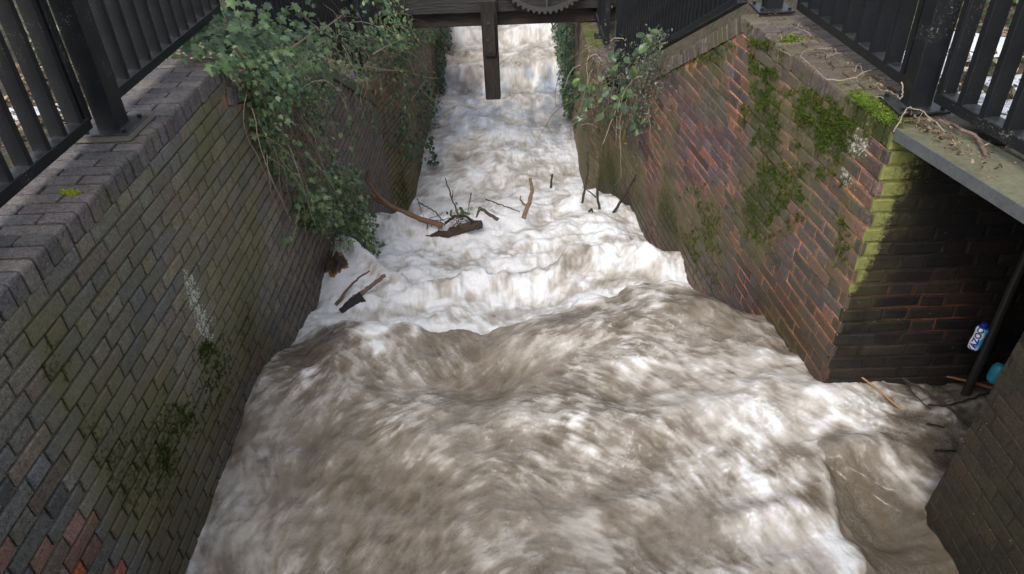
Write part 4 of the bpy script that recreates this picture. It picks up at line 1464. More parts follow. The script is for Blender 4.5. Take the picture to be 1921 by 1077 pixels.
st.build('cane', [M_STEM], br)

# dangling ivy sprig by the far water
sp = empty('ivy_sprig', (-1.2, 8.4, -2.9), 'single thin ivy trail dangling in front of the white water, left of centre', 'ivy')
P = np.array([onX(a, b, -1.25) for a, b in [(768, 190), (785, 230), (808, 265), (815, 300), (822, 330), (828, 370)]]); ti = np.linspace(0, 1, 16)
P = np.stack([np.interp(ti, np.linspace(0, 1, 6), P[:, k]) for k in range(3)], -1)
mb = MB(); mb.tube(P, .004, 5, col=np.array([.06, .05, .035])); mb.build('stem', [M_STEM], sp)
mb = MB(); PP = np.repeat(P[6:13], 3, 0) + rng.normal(size=(21, 3)) * .03
leaves(mb, PP, np.tile([.4, -.7, .5], (21, 1)) + rng.normal(size=(21, 3)) * .4, np.tile([0., 0, -1], (21, 1)) + rng.normal(size=(21, 3)) * .7, .06 + .04 * rng.random(21), IVY, gcols(21, DARKG), .2)
mb.build('foliage', [M_LEAF], sp)


# ivy hanging at both ends of the sluice beam
def hang(label, X0, out, poly, n, size, pal, base, stems=20, thick=.12):
    r = empty('ivy_plant', base, label, 'ivy')
    mb = MB(); wall_leaves(poly, n, X0, thick, size, IVY, pal, out=out, mb=mb, dens=lambda y, z: np.clip(.5 + .5 * smp(y, z, 3, 2), .05, 1), lift=.5)
    P = mb.build('foliage', [M_LEAF], r)
    st = MB(); W = np.array([onX(a, b, X0) for a, b in poly]); y0, y1 = np.percentile(W[:, 1], 20), np.percentile(W[:, 1], 80); z1 = W[:, 2].max(); z0 = W[:, 2].min()
    strands(st, [(X0 + out[0] * .05, random.uniform(y0 + .1, y1 - .1), z1 - random.uniform(.1, .3)) for _ in range(stems)], [random.uniform(.4, .75) * (z1 - z0) for _ in range(stems)], (out[0] * .05, 0, -.5), .05, .004, (.06, .045, .03), n=9)
    st.build('stem', [M_STEM], r)
    return r


hang('dark ivy hanging from the left end of the sluice beam over the water', -1.42, (1, 0), [(812, 40), (838, 45), (838, 100), (843, 150), (835, 190), (822, 185), (815, 120)], 900, (.03, .065), DARKG, (-1.42, 10, -2.8), thick=.10)
hang('dark ivy hanging from the right end of the sluice beam down the wall', .90, (-1, 0), [(1044, 10), (1100, -20), (1092, 50), (1088, 130), (1080, 200), (1070, 238), (1056, 225), (1050, 120)], 1700, (.04, .075), np.vstack([DARKG, GREENS[:2]]), (.9, 9.5, -2.8), thick=.14)

# bramble and ivy on the right rake foot
b2 = empty('bramble_bush', (1.0, 7.6, -2.9), 'light green bramble growing where the right sloping coping meets the far wall', 'bramble')
mb = MB()
for (px, py, k, sd_) in [(1090, 150, 18, 12), (1115, 165, 10, 12), (1172, 165, 16, 10), (1165, 190, 9, 10), (1140, 210, 10, 10), (1110, 205, 8, 12), (1085, 222, 10, 8), (1095, 180, 8, 12), (1178, 120, 5, 7), (1215, 60, 4, 6), (1213, 85, 3, 6), (1150, 130, 10, 18), (1195, 225, 7, 14)]:
    Pq = np.array([onW(px + random.gauss(0, sd_), py + random.gauss(0, sd_), random.uniform(.03, .25)) for _ in range(k)])
    leaves(mb, Pq, np.tile([-.4, -.6, .8], (k, 1)) + rng.normal(size=(k, 3)) * .35, np.tile([-.3, -.3, -.5], (k, 1)) + rng.normal(size=(k, 3)) * .6, .06 + .05 * rng.random(k), OVAL, gcols(k, np.array([(.07, .115, .045), (.045, .08, .04), (.085, .14, .05), (.035, .06, .035)])), .2)
k = 900; Pq = np.array([onW(random.gauss(1170, 38), random.gauss(165, 50), random.uniform(.0, .14)) for _ in range(k)])
Pq = Pq[Pq[:, 1] < 9.5]; k = len(Pq)
leaves(mb, Pq, np.tile([-.6, -.5, .6], (k, 1)) + rng.normal(size=(k, 3)) * .5, np.tile([-.1, 0, -.8], (k, 1)) + rng.normal(size=(k, 3)) * .7, .018 + .025 * rng.random(k), SMALL, gcols(k, np.array([(.07, .09, .05), (.10, .11, .07), (.05, .075, .035)])), .3)
mb.build('foliage', [M_LEAF], b2)
st = MB()
for i in range(70):
    p = onW(random.gauss(1150, 35), random.gauss(150, 40), random.uniform(.02, .15))
    if p[1] > 9: continue
    strands(st, [p], [random.uniform(.3, .9)], (-.2, -.1, .1), .35, random.uniform(.003, .006), random.choice([(.20, .15, .10), (.10, .08, .05), (.32, .27, .2)]), n=9)
st.build('cane', [M_STEM], b2)
# grey dry herb beside the sloped railing
h = empty('dry_herb', (1.2, 6.6, -2.3), 'grey-green dry herb trailing down the right sloping coping beside the railing', 'plant')
mb = MB(); k = 1300
tt = rng.random(k); cx_ = np.interp(tt, [0, .4, .7, 1], [1232, 1215, 1205, 1195]); cy_ = np.interp(tt, [0, .4, .7, 1], [60, 110, 170, 250])
Pq = np.array([onW(a + random.gauss(0, 11), b + random.gauss(0, 10), random.uniform(-.05, .10)) for a, b in zip(cx_, cy_)])
leaves(mb, Pq, rng.normal(size=(k, 3)) + [-.4, -.4, .5], rng.normal(size=(k, 3)) + [0, 0, -.3], .014 + .02 * rng.random(k), SMALL, gcols(k, np.array([(.12, .14, .10), (.16, .17, .13), (.08, .10, .06)])), .3)
mb.build('foliage', [M_LEAF], h)

# ------------------------------------------------------------------ moss


def moss_mesh(name, P, N, size, pal, label, per=26):
    """little cushions made of many tiny blades"""
    mb = MB(); n = len(P) * per
    Pc = np.repeat(P, per, 0); Nc = np.repeat(nrm(N), per, 0); Sc = np.repeat(size, per)
    d = rng.normal(size=(n, 3)); d = nrm(d); d = d * np.sign((d * Nc).sum(1))[:, None]
    rad = Sc * rng.random(n) ** .4
    Pp = Pc + d * rad[:, None] * np.array([1, 1, 1]) - Nc * (Sc * .45)[:, None]
    shade = .55 + .6 * (rad / Sc) * rng.random(n)
    base = pal[rng.integers(0, len(pal), len(P))]
    c = np.repeat(base, per, 0) * (.75 + .5 * rng.random(n))[:, None]
    leaves(mb, Pp, rng.normal(size=(n, 3)) + Nc, d + rng.normal(size=(n, 3)) * .5, .005 + .006 * rng.random(n), SMALL[[0, 1, 3, 5]], c, .2)
    o = mb.build(name, [M_MOSS]); tag(o, label, 'moss', kind='stuff'); return o


MG = np.array([(.105, .165, .018), (.080, .130, .016), (.140, .200, .025), (.055, .085, .015), (.11, .15, .03)])
WN3 = np.array([WN[0], WN[1], .25])
Pm = []; Sm = []
cols_ = [(1410, 60, 1425, 130, 60, 9), (1440, 70, 1415, 190, 110, 10), (1400, 180, 1408, 240, 50, 7), (1435, 150, 1440, 230, 60, 9), (1470, 100, 1478, 115, 8, 4), (1478, 160, 1480, 200, 14, 5), (1490, 130, 1492, 145, 8, 4), (1440, 240, 1446, 310, 60, 8),
         (1410, 250, 1415, 270, 12, 5), (1500, 210, 1520, 230, 30, 8), (1520, 240, 1525, 250, 10, 6), (1545, 240, 1545, 280, 30, 6), (1590, 215, 1580, 285, 70, 9), (1600, 190, 1595, 230, 50, 9), (1505, 270, 1495, 340, 60, 8), (1540, 310, 1537, 330, 18, 6),
         (1570, 320, 1572, 335, 16, 6), (1440, 330, 1440, 420, 90, 13), (1470, 330, 1475, 420, 60, 9), (1400, 370, 1420, 450, 80, 14), (1500, 370, 1500, 400, 20, 5), (1580, 410, 1582, 440, 14, 4), (1575, 455, 1577, 490, 12, 5), (1560, 215, 1555, 250, 30, 8), (1330, 400, 1340, 450, 50, 12),
         (1300, 360, 1305, 390, 40, 10), (1355, 85, 1300, 110, 60, 8), (1260, 120, 1235, 140, 40, 6), (1325, 460, 1335, 470, 14, 8), (1290, 440, 1330, 520, 60, 8), (1500, 180, 1540, 200, 40, 8), (1530, 180, 1560, 205, 40, 8), (1620, 235, 1625, 250, 10, 5)]
for (x0_, y0_, x1_, y1_, k, sd_) in cols_:
    for _ in range(int(k * 3.4)):
        t_ = random.random(); t_ = t_ * 1.25 - .12; a = x0_ + (x1_ - x0_) * t_ + random.gauss(0, sd_ * 1.45); b = y0_ + (y1_ - y0_) * t_ + random.gauss(0, sd_ * 1.3)
        if smp(np.array(a), np.array(b), .16, 2) < -.1: continue
        p = onW(a, b, .002)
        s_ = (p[:2] - WA).dot(WE)
        if s_ < .02 or p[2] > rtop(s_) - .01: continue
        Pm.append(p); Sm.append(random.uniform(.005, .014))
moss_mesh('moss', np.array(Pm), np.tile(WN3, (len(Pm), 1)), np.array(Sm), np.vstack([MG * .55, MG * .75, MG[3:4] * .5]), 'green moss clumps running down the right brick wall', per=20)
Pm = []; Sm = []
for _ in range(420):
    a = random.gauss(1628, 24); b = 185 + (a - 1590) * .42 + random.gauss(0, 9)
    p = onZ(a, b, -1.243)
    s_ = (p[:2] - WA).dot(WE); dpt = -(p[:2] - WA).dot(WN)
    if dpt < 0.0 or s_ < .02: continue
    Pm.append(p); Sm.append(random.uniform(.008, .022))
for _ in range(60):
    p = onZ(random.gauss(1483, 12), random.gauss(72, 4), -1.246); Pm.append(p); Sm.append(random.uniform(.005, .012))
moss_mesh('moss', np.array(Pm), np.tile([0, 0, 1.], (len(Pm), 1)), np.array(Sm), MG * 1.25, 'vivid green moss cushion on the corner of the right coping', per=30)
Pm = np.array([(.87 + random.uniform(.0, .16), random.uniform(8.1, 10.6), -2.765) for _ in range(380)])
Pm = Pm[(smp(Pm[:, 1], Pm[:, 0], 5, 2) > -.2)]
moss_mesh('moss', Pm, np.tile([0, 0, 1.], (len(Pm), 1)), rng.uniform(.02, .045, len(Pm)), MG * 1.35, 'bright yellow-green moss along the top of the far right wall', per=30)
Pm = np.array([onZ(random.gauss(132, 9), random.gauss(361, 1.6), -1.247) for _ in range(50)])
moss_mesh('moss', Pm, np.tile([0, 0, 1.], (len(Pm), 1)), rng.uniform(.004, .009, len(Pm)), np.array([(.35, .40, .04), (.28, .34, .04)]), 'small bright yellow moss tuft on the left coping', per=26)
Pm = []
for _ in range(500):
    c_ = random.choice([(330, 800, 14, 26), (350, 780, 12, 14), (395, 720, 16, 40), (385, 655, 8, 10), (310, 860, 8, 14), (420, 690, 14, 30)])
    Pm.append(onX(random.gauss(c_[0], c_[2]), random.gauss(c_[1], c_[3]), XL + .002))
moss_mesh('moss', np.array(Pm), np.tile([1., 0, .2], (len(Pm), 1)), rng.uniform(.003, .008, len(Pm)), MG * .5, 'dark green moss tufts low on the left brick wall', per=14)
Pm = []
for _ in range(700):
    Pm.append(onX(random.gauss(768, 14), random.gauss(350, 22), -1.50))
moss_mesh('moss', np.array(Pm), np.tile([1., 0, .2], (len(Pm), 1)), rng.uniform(.01, .03, len(Pm)), MG * .45, 'olive moss low on the left wall beside the cascade', per=18)

# ------------------------------------------------------------------ debris


def curve_pts(pts, n, wob=0.0):
    pts = np.array(pts, float); t = np.linspace(0, 1, len(pts)); ti = np.linspace(0, 1, n)
    P = np.stack([np.interp(ti, t, pts[:, k]) for k in range(3)], -1)
    for _ in range(2): P[1:-1] = (P[:-2] + 2 * P[1:-1] + P[2:]) / 4
    return P + rng.normal(size=P.shape) * wob


def stick(name, pts, r0, r1, col, label, cat='branch', n=16, wob=.003, group=None, side=(), rough=.08):
    mb = MB(); P = curve_pts(pts, n, wob)
    root = None
    cc = np.array(col)
    mb.tube(P, np.linspace(r0, r1, n), 8, wob=rough, col=cc)
    o = mb.build(name, [M_STEM], smooth=False)
    tag(o, label, cat, group)
    for sp_ in side:
        m2 = MB(); Q = curve_pts(sp_, 9, wob * .6); m2.tube(Q, np.linspace(r1 * .8, r1 * .35, 9), 6, col=cc * .8); m2.build('twig', [M_STEM], o)
    return o




_Y1 = hit(655, 572)[1] - .02; _Y2 = hit(1130, 398)[1] - .03; _Y3 = hit(850, 440)[1]; _Y4 = hit(1034, 352)[1]


def dz_(px, py, z0):
    """debris stands upright where it is caught: on the brink, at the wall foot, beside the right wall"""
    if py > 500: return onY(px, py, _Y1 + (575 - py) * .004)
    if 1030 < px < 1040: return onY(px, py, _Y4)
    if px > 1030: return onY(px, py, _Y2)
    return onY(px, py, _Y3 + (z0 + 3.9) * .25)


stick('driftwood_branch', [dz_(683, 333, -3.55), dz_(712, 372, -3.62), dz_(735, 388, -3.70), dz_(780, 408, -3.78), dz_(830, 424, -3.95)], .012, .030, (.17, .10, .06),
      'long bare brown branch sticking out left of the debris pile on the cascade', side=[[dz_(712, 372, -3.62), dz_(700, 370, -3.6), dz_(688, 362, -3.55)], [dz_(690, 340, -3.55), dz_(690, 326, -3.5), dz_(693, 318, -3.48)], [dz_(745, 392, -3.72), dz_(700, 372, -3.6), dz_(672, 365, -3.6)]])
mb = MB(); P = curve_pts([dz_(800, 446, -3.98), dz_(850, 436, -3.92), dz_(903, 420, -3.83)], 14, .006); mb.tube(P, np.interp(np.linspace(0, 1, 14), [0, .6, 1], [.030, .046, .036]), 12, wob=.18, col=np.array([.055, .038, .03]))
o = mb.build('driftwood_log', [M_STEM]); tag(o, 'thick dark wet log caught on the cascade lip under the branches', 'log')
m2 = MB(); P = curve_pts([dz_(835, 420, -3.88), dz_(850, 405, -3.84), dz_(875, 405, -3.84), dz_(885, 415, -3.87)], 12, .004); m2.tube(P, .014, 8, wob=.15, col=np.array([.03, .028, .026])); m2.build('broken_limb', [M_STEM], o)
for q in range(9):
    m3 = MB(); a_, b_ = 800 + 12 * q, random.uniform(418, 432)
    P = curve_pts([dz_(a_, b_ + 6, -3.95), dz_(a_ + random.uniform(-14, 14), b_ - random.uniform(2, 12), -3.85), dz_(a_ + random.uniform(-40, 40), b_ - random.uniform(0, 24), -3.8)], 9, .006)
    m3.tube(P, np.linspace(.006, .003, 9), 5, col=np.array([.05, .035, .028])); m3.build('twig', [M_STEM], o)
m3 = MB(); Pl = np.array([dz_(860 + random.gauss(0, 14), 402 + random.gauss(0, 9), -3.85) for _ in range(22)])
leaves(m3, Pl, np.tile([0, -.7, .6], (22, 1)) + rng.normal(size=(22, 3)) * .5, rng.normal(size=(22, 3)), .03 + .03 * rng.random(22), OVAL, gcols(22, np.array([(.10, .17, .05), (.05, .05, .03), (.07, .10, .04)])), .25)
m3.build('caught_leaves', [M_LEAF], o)
stick('driftwood_branch', [dz_(982, 410, -3.92), dz_(993, 380, -3.75), dz_(999, 355, -3.62), dz_(995, 335, -3.52)], .024, .015, (.20, .13, .08), 'short upright broken branch with pale end standing in the white water',
      side=[[dz_(985, 385, -3.78), dz_(975, 375, -3.74), dz_(977, 367, -3.72)]])
stick('driftwood_branch', [dz_(900, 390, -3.8), dz_(918, 402, -3.82), dz_(935, 412, -3.88)], .016, .018, (.10, .065, .045), 'short dark stick just right of the debris pile', side=[[dz_(900, 390, -3.8), dz_(896, 402, -3.84), dz_(893, 408, -3.88)]])
stick('driftwood_branch', [dz_(912, 374, -3.75), dz_(945, 386, -3.80), dz_(975, 397, -3.86)], .007, .005, (.08, .05, .045), 'thin curved twig reaching right towards the upright broken branch')
stick('driftwood_branch', [dz_(835, 335, -3.55), dz_(848, 372, -3.7), dz_(862, 410, -3.9)], .006, .009, (.09, .055, .05), 'thin upright twig at the back of the debris pile', side=[[dz_(848, 372, -3.7), dz_(850, 362, -3.66), dz_(849, 356, -3.64)], [dz_(884, 362, -3.7), dz_(880, 385, -3.78), dz_(876, 405, -3.88)]])
stick('driftwood_branch', [dz_(785, 380, -3.75), dz_(800, 388, -3.78), dz_(818, 398, -3.82), dz_(828, 412, -3.9)], .006, .006, (.06, .045, .045), 'thin dark twig arching over the brown branch', side=[[dz_(782, 372, -3.72), dz_(790, 395, -3.8), dz_(797, 412, -3.88)]])
stick('driftwood_branch', [dz_(630, 572, -3.42), dz_(650, 545, -3.37), dz_(668, 525, -3.30), dz_(693, 508, -3.28)], .013, .007, (.15, .085, .065), 'bent thin branch at the left wall foot, below the ivy')
stick('driftwood_branch', [dz_(655, 565, -3.42), dz_(692, 540, -3.40), dz_(722, 517, -3.42)], .018, .015, (.15, .10, .08), 'stubby brown stick half under foam at lower left of the cascade')
mb = MB(); P = curve_pts([dz_(640, 585, -3.40), dz_(662, 568, -3.35), dz_(680, 556, -3.33)], 10, .003); mb.tube(P, np.linspace(.03, .045, 10), 10, wob=.1, col=np.array([.025, .024, .026])); o = mb.build('driftwood_log', [M_STEM])
tag(o, 'small black wet log end at the foot of the left wall', 'log')
stick('driftwood_branch', [dz_(1148, 403, -3.95), dz_(1165, 378, -3.8), dz_(1182, 350, -3.65), dz_(1196, 323, -3.45)], .016, .010, (.04, .028, .024), 'dark straight branch leaning on the right wall above the cascade')
stick('driftwood_branch', [dz_(1125, 393, -4.0), dz_(1120, 365, -3.85), dz_(1122, 335, -3.6), dz_(1130, 300, -3.3), dz_(1132, 270, -3.1)], .014, .010, (.05, .045, .03), 'forked dark branch hanging down the right wall into the white water',
      side=[[dz_(1118, 370, -3.85), dz_(1104, 358, -3.8), dz_(1092, 350, -3.76)]])
stick('driftwood_branch', [dz_(1092, 382, -3.95), dz_(1098, 355, -3.8), dz_(1103, 320, -3.55), dz_(1102, 285, -3.35)], .013, .010, (.055, .05, .03), 'slim dark branch left of the forked branch at the right wall')
stick('driftwood_branch', [dz_(1105, 397, -3.9), dz_(1110, 392, -3.86), dz_(1112, 400, -3.9)], .012, .008, (.03, .025, .022), 'tiny dark stick poking out below the forked branch')
stick('driftwood_branch', [dz_(1036, 327, -4.4), dz_(1034, 340, -4.5), dz_(1033, 352, -4.6)], .014, .016, (.06, .05, .05), 'tiny stub standing alone in the white run behind the cascade lip')
# orange root lump
mb = MB()
c0 = onX(632, 508, XL + .07); V = []; T = []
nu_, nv_ = 44, 28
for i in range(nv_ + 1):
    ph = math.pi * i / nv_
    for j in range(nu_):
        th = 2 * math.pi * j / nu_
        d = np.array([math.sin(ph) * math.cos(th), math.sin(ph) * math.sin(th), math.cos(ph)])
        r = 1 + (.22 * float(smp(np.array(th * 3.0), np.array(ph * 3.0), 1.2, 2)) + .16 * float(smp(np.array(math.cos(th) * 6), np.array(math.sin(th) * 6 + ph * 5), 2.2, 3))) * math.sin(ph)
        V.append(c0 + d * np.array([.09, .17, .11]) * r)
Q = [[i * nu_ + j, (i + 1) * nu_ + j, (i + 1) * nu_ + (j + 1) % nu_, i * nu_ + (j + 1) % nu_] for i in range(nv_) for j in range(nu_)]
V = np.array(V); cz = (V[:, 2] - V[:, 2].min()) / (np.ptp(V[:, 2])); cl = np.where((smp(V[:, 1], V[:, 2], 12, 1) + (.6 - cz) * 1.5 > .0)[:, None], np.array([.30, .135, .05]), np.array([.05, .04, .03]))
mb.add(V, Q=Q, col=cl); o = mb.build('tree_root', [M_STEM]); tag(o, 'rotten orange-brown root lump under the end of the ivy at the left wall', 'root')

# sticks and reeds at the side inlet
GI = 'sticks floating at the side inlet'
zi = lambda p, h=.02: (p[0], p[1], wz(p[0], p[1]) + h)


def inl(pts, h=.02): return [zi(onZ(a, b, -2.64), h) for a, b in pts]


stick('reed_stalk', inl([(1608, 710), (1650, 738), (1690, 766)], .03), .006, .004, (.34, .20, .09), 'yellow-orange reed stalk lying in the water at the wall corner', 'reed', wob=.0005)
stick('reed_stalk', inl([(1713, 702), (1770, 708), (1815, 722), (1856, 740)], .05), .005, .008, (.20, .10, .055), 'brown curved reed stalk at the back of the side inlet', 'reed', wob=.001)
stick('driftwood_branch', inl([(1680, 708), (1700, 718), (1760, 760), (1822, 802)], .04), .006, .006, (.05, .04, .035), 'long dark twig crossing the side inlet diagonally', side=[inl([(1695, 715), (1715, 745), (1745, 775)], .03)])
stick('driftwood_branch', inl([(1740, 765), (1775, 770), (1855, 742), (1830, 725)], .03)[:3], .005, .004, (.02, .017, .016), 'black twig lying crosswise in front of the pier')
stick('driftwood_branch', inl([(1740, 795), (1772, 802)], .03), .006, .004, (.02, .017, .015), 'short black twig in the middle of the inlet foam', n=6)
stick('driftwood_branch', inl([(1758, 832), (1800, 836)], .03), .005, .004, (.02, .017, .015), 'short black twig nearest to the dark pier', n=6)
# pole
pt = onY(1921, 490, 2.70)
mb = MB(); mb.tube([(pt[0] + .01, 2.70, -1.5), (pt[0], 2.70, -2.0), (pt[0] - .005, 2.69, -2.4), (pt[0] - .01, 2.69, -2.72)], .021, 10, wob=.03)
o = mb.build('upright_pole', [M_PIPE]); tag(o, 'dark upright pole standing in the inlet corner beside the blue bottle', 'pole')

# ---- blue and white milk bottle with lettering
bc = onY(1836, 632, 2.60); up = nrm(onY(1849, 607, 2.60) - onY(1826, 652, 2.60)); tocam = nrm(-bc); fwd = nrm(tocam - tocam.dot(up) * up); side = np.cross(up, fwd)
bot = empty('drink_bottle', tuple(bc), 'small blue and white milk drink bottle wedged beside the upright pole', 'bottle')


def plastic(name, base_t, rough=.3):
    t = NT(name); c = t.attr('col'); t.set(Base_Color=c.outputs['Color'], Roughness=rough); return t.m


M_PLA = plastic('printed_plastic', None)
prof = [(-.068, .0), (-.068, .018), (-.064, .024), (-.03, .0265), (-.005, .0235), (.020, .024), (.042, .0265), (.055, .022), (.062, .015), (.064, 0)]
mb = MB(); ns = 40; V = []; Cc = []
ps = np.array(prof); ti = np.linspace(0, len(ps) - 1, 46); hh = np.interp(ti, range(len(ps)), ps[:, 0]); rr = np.interp(ti, range(len(ps)), ps[:, 1])
blue = np.array([.06, .42, .80]); wh = np.array([.80, .84, .88]); navy = np.array([.01, .03, .30]); yel = np.array([.75, .62, .05])
for hq, rq in zip(hh, rr):
    for j in range(ns):
        an = 2 * math.pi * j / ns - math.pi
        V.append(bc + up * hq + (side * math.sin(an) + fwd * math.cos(an)) * rq)
        c = wh
        sx = math.sin(an) * math.copysign(1, 1)
        if an > .62 + .25 * math.sin(hq * 90): c = blue
        if an < -1.9: c = blue
        if abs(hq + .035) < .012 and .0 < an < .5: c = blue
        if hq > .056: c = navy
        if .030 < hq < .052 and -.1 < an < .30 - (hq - .03) * 8: c = yel
        Cc.append(c)
Q = [[i * ns + j, i * ns + (j + 1) % ns, (i + 1) * ns + (j + 1) % ns, (i + 1) * ns + j] for i in range(len(hh) - 1) for j in range(ns)]
mb.add(V, Q=Q, col=np.array(Cc)); mb.build('body', [M_PLA], bot, smooth=True)
mb = MB(); mb.tube([bc + up * .062, bc + up * .076], .0125, 18, col=navy); mb.build('cap', [M_PLA], bot)
cu = bpy.data.curves.new('lettering', 'FONT'); cu.body = 'YAZOO'; cu.size = .039; cu.align_x = 'CENTER'; cu.align_y = 'CENTER'; cu.extrude = 0; cu.offset = .0016; cu.resolution_u = 4
to = bpy.data.objects.new('tmp', cu); COL.objects.link(to)
dg = bpy.context.evaluated_depsgraph_get(); me = bpy.data.meshes.new_from_object(to.evaluated_get(dg)); bpy.data.objects.remove(to)
import bmesh
bmm = bmesh.new(); bmm.from_mesh(me); bmesh.ops.triangulate(bmm, faces=bmm.faces)
bmesh.ops.subdivide_edges(bmm, edges=[e for e in bmm.edges if e.calc_length() > .004], cuts=2, use_grid_fill=True)
bmm.to_mesh(me); bmm.free()
n = len(me.vertices); co_ = np.zeros(n * 3, np.float32); me.vertices.foreach_get('co', co_); co_ = co_.reshape(-1, 3)
tx = co_[:, 0] * 1.0; ty = co_[:, 1] * 1.0
hx = tx - .004          # runs along the bottle axis, reading upwards
rad = np.interp(hx, ps[1:, 0], ps[1:, 1]) + .0007
an = -ty / .025 - .12
NV = bc + up * hx[:, None] + (side * np.sin(an)[:, None] + fwd * np.cos(an)[:, None]) * rad[:, None]
me.vertices.foreach_set('co', NV.astype(np.float32).ravel()); me.update()
link_mesh('lettering', me, plain('navy_print', (.01, .03, .30), .4, 0, 30, (.01, .03, .28), 0), bot)

# turquoise ribbed bottle end behind the pier
tc = onY(1871, 701, 2.64)
mb = MB(); V = []; nn = 36; Cc = []
ax1 = nrm(np.array([.25, .2, .9])); a2 = nrm(np.cross(ax1, [0, 1, 0.2])); a3 = np.cross(ax1, a2)
hs_ = np.linspace(-.055, .055, 40)
for hq in hs_:
    r = .036 * math.sqrt(max(0.02, 1 - (abs(hq) / .057) ** 4)) * (1 + .03 * math.sin(hq * 900))
    for j in range(nn):
        an = 2 * math.pi * j / nn; V.append(tc + ax1 * hq + (a2 * math.cos(an) + a3 * math.sin(an)) * r); Cc.append(np.array([.03, .26, .36]) * (1.25 if math.sin(hq * 900) > 0 else .7))
Q = [[i * nn + j, i * nn + (j + 1) % nn, (i + 1) * nn + (j + 1) % nn, (i + 1) * nn + j] for i in range(len(hs_) - 1) for j in range(nn)]
mb.add(V, Q=Q, col=np.array(Cc)); o = mb.build('plastic_ball', [M_PLA], smooth=True); tag(o, 'turquoise ribbed plastic float half hidden behind the dark pier', 'float')


# ------------------------------------------------------------------ leaf litter and dead stems
def litter(P, label, pal, sz=(.012, .035), kindname='leaf_litter'):
    mb = MB(); n = len(P)
    leaves(mb, P, np.tile([0, 0, 1.], (n, 1)) + rng.normal(size=(n, 3)) * .5, rng.normal(size=(n, 3)), sz[0] + (sz[1] - sz[0]) * rng.random(n) ** 2, OVAL[[0, 1, 3, 5, 7, 9]], gcols(n, pal, .3), .35)
    o = mb.build(kindname, [M_DEAD]); tag(o, label, 'leaf litter', kind='stuff'); return o


BR = np.array([(.17, .105, .065), (.11, .070, .045), (.24, .17, .11), (.075, .05, .035), (.30, .22, .16)])
Pq = []
for _ in range(620):
    c_ = random.choice([(1770, 245, 60, 12, .42), (1800, 270, 40, 14, .55), (1660, 160, 40, 10, .5), (1560, 100, 50, 14, .6), (1500, 70, 40, 16, .5), (1740, 235, 30, 10, .4)])
    a = random.gauss(c_[0], c_[2]); b = c_[1] + (a - c_[0]) * c_[4] + random.gauss(0, c_[3])
    p = onZ(a, b, -1.238 + random.random() * .02)
    s_ = (p[:2] - WA).dot(WE); dpt = -(p[:2] - WA).dot(WN)
    if s_ > 0 and dpt < .01: continue
    if s_ <= 0 and (p[:2] - p0).dot(dN) < .05: continue
    if p[0] > 2.1: continue
    Pq.append(p)
litter(np.array(Pq), 'brown dead leaves scattered on the right coping and deck', BR * .8, (.007, .022))
for (xa, xb, ya, yb, zf, lab, n_) in [(-3.2, -1.98, 1.2, 6, zL, 'pale brown leaf litter behind the left railing', 5000), (1.95, 4.2, 1.6, 6.5, zR, 'brown leaf litter on the bank behind the right railing', 7000)]:
    x = xa + (xb - xa) * rng.random(n_); y = ya + (yb - ya) * rng.random(n_); Pq = np.stack([x, y, zf(x, y) + .01 + .02 * rng.random(n_)], -1)
    litter(Pq, lab, np.vstack([BR, [(.38, .33, .25), (.10, .12, .05)]]), (.02, .06))
# low green undergrowth beyond the right railing
mb = MB(); n = 4200; x = 2.2 + 3.2 * rng.random(n); y = 4.3 + 3.6 * rng.random(n); k = smp(x, y, 1.6, 2) > -.1; x = x[k]; y = y[k]; n = len(x)
Pq = np.stack([x, y, zR(x, y) + .02 + .30 * rng.random(n) ** 1.5], -1)
leaves(mb, Pq, np.tile([-.3, -.5, .8], (n, 1)) + rng.normal(size=(n, 3)) * .5, rng.normal(size=(n, 3)), .03 + .05 * rng.random(n), OVAL, gcols(n, np.array([(.06, .10, .03), (.10, .14, .05), (.16, .17, .08), (.09, .07, .04)]), .25), .25)
o = mb.build('undergrowth', [M_LEAF]); tag(o, 'low green undergrowth on the bank behind the right railing', 'undergrowth', kind='stuff')
mb = MB(); n = 3000; x = -2.3 - 2.5 * rng.random(n); y = 2.0 + 6 * rng.random(n); k = smp(x, y, 1.6, 3) > 0.1; x = x[k]; y = y[k]; n = len(x)
Pq = np.stack([x, y, zL(x, y) + .02 + .22 * rng.random(n) ** 1.5], -1)
leaves(mb, Pq, np.tile([.3, -.5, .8], (n, 1)) + rng.normal(size=(n, 3)) * .5, rng.normal(size=(n, 3)), .03 + .05 * rng.random(n), OVAL, gcols(n, np.array([(.06, .10, .03), (.10, .14, .05), (.16, .17, .10), (.20, .19, .13)]), .25), .25)
o = mb.build('undergrowth', [M_LEAF]); tag(o, 'low pale undergrowth on the bank behind the left railing', 'undergrowth', kind='stuff')

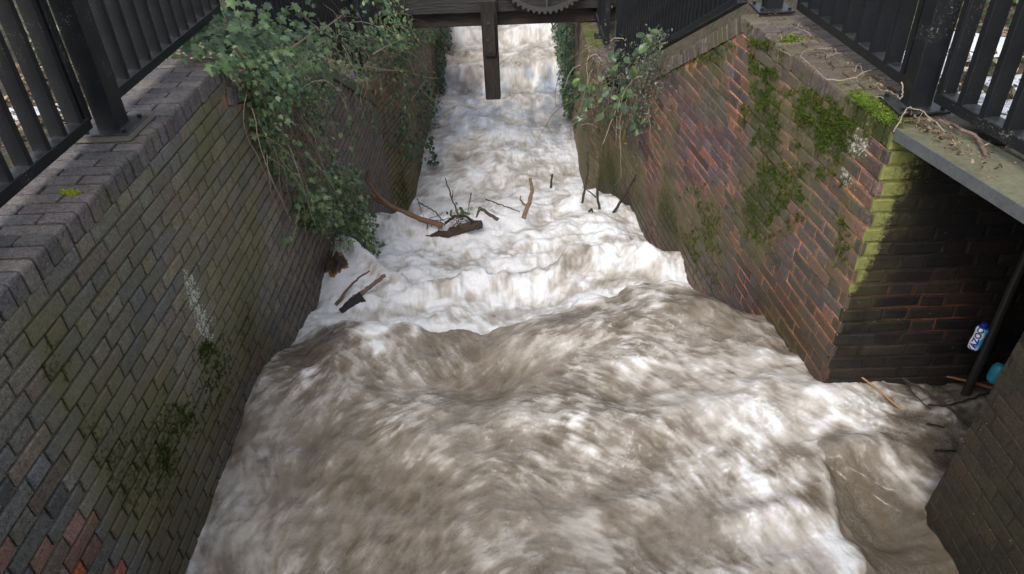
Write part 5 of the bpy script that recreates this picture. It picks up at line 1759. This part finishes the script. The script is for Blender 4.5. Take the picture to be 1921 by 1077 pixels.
# dead vine stems on the right coping
PALE = (.30, .25, .19)
dz = lambda a, b, h: onZ(a, b, -1.25 + h)
stick('dead_vine', [dz(1560, 90, .02), dz(1515, 92, .04), dz(1500, 105, .05), dz(1520, 122, .03), dz(1552, 152, .01)], .0024, .0014, PALE, 'pale dead vine looping over the edge of the right coping', 'vine', n=20, side=[[dz(1545, 97, .03), dz(1580, 118, .03), dz(1622, 127, .01)]])
stick('dead_vine', [dz(1552, 152, .01), dz(1600, 148, .04), dz(1625, 135, .05), dz(1640, 128, .03)], .003, .002, PALE, 'pale dead vine lying across the mossy coping towards the railing', 'vine')
stick('dead_vine', [dz(1678, 245, .0), dz(1700, 205, .06), dz(1712, 200, .07), dz(1740, 215, .05), dz(1790, 265, .01)], .0030, .0018, PALE, 'pale arched dead vine in front of the right railing post', 'vine', n=20, side=[[dz(1732, 208, .06), dz(1722, 225, .03), dz(1722, 235, .01)], [dz(1770, 250, .02), dz(1752, 262, .02), dz(1737, 276, .005)]])
stick('dead_vine', [dz(1690, 155, .10), dz(1694, 175, .08), dz(1690, 190, .06), dz(1680, 175, .05), dz(1655, 170, .03)], .003, .002, PALE, 'pale curly dead vine on the right railing base plate', 'vine', n=18)
stick('driftwood_branch', [dz(1760, 225, .03), dz(1810, 245, .04), dz(1838, 262, .03), dz(1852, 298, .01)], .006, .008, (.16, .12, .10), 'curved dead branch among brown leaves on the deck', n=18, side=[[dz(1790, 238, .03), dz(1800, 240, .05), dz(1770, 222, .04)]])
for i in range(26):
    a = random.gauss(1580, 60); b = 110 + (a - 1560) * .55 + random.gauss(0, 14); p = dz(a, b, .015)
    q = p + np.array([random.gauss(0, .05), random.gauss(0, .06), random.uniform(0, .03)])
    if i < 22:
        o = stick('dead_twig', [p, (p + q) / 2 + np.array([0, 0, .01]), q], .0018, .001, (.30, .27, .21), 'thin pale dead twig lying on the right coping', 'twig', n=6, group='dead twigs on the right coping')
tg = MB()
for (px, py) in [(1880, 5), (1910, 40), (1905, 88), (1560, -5), (1590, 30)]:
    p = onZ(px, py, -1.2)
    tg.tube([p, p + np.array([.15, .2, .12])], .004, 5, col=np.array([.3, .12, .06]))
o = tg.build('undergrowth', [M_STEM]); tag(o, 'thin reddish stems in the undergrowth behind the right railing', 'undergrowth', kind='stuff')
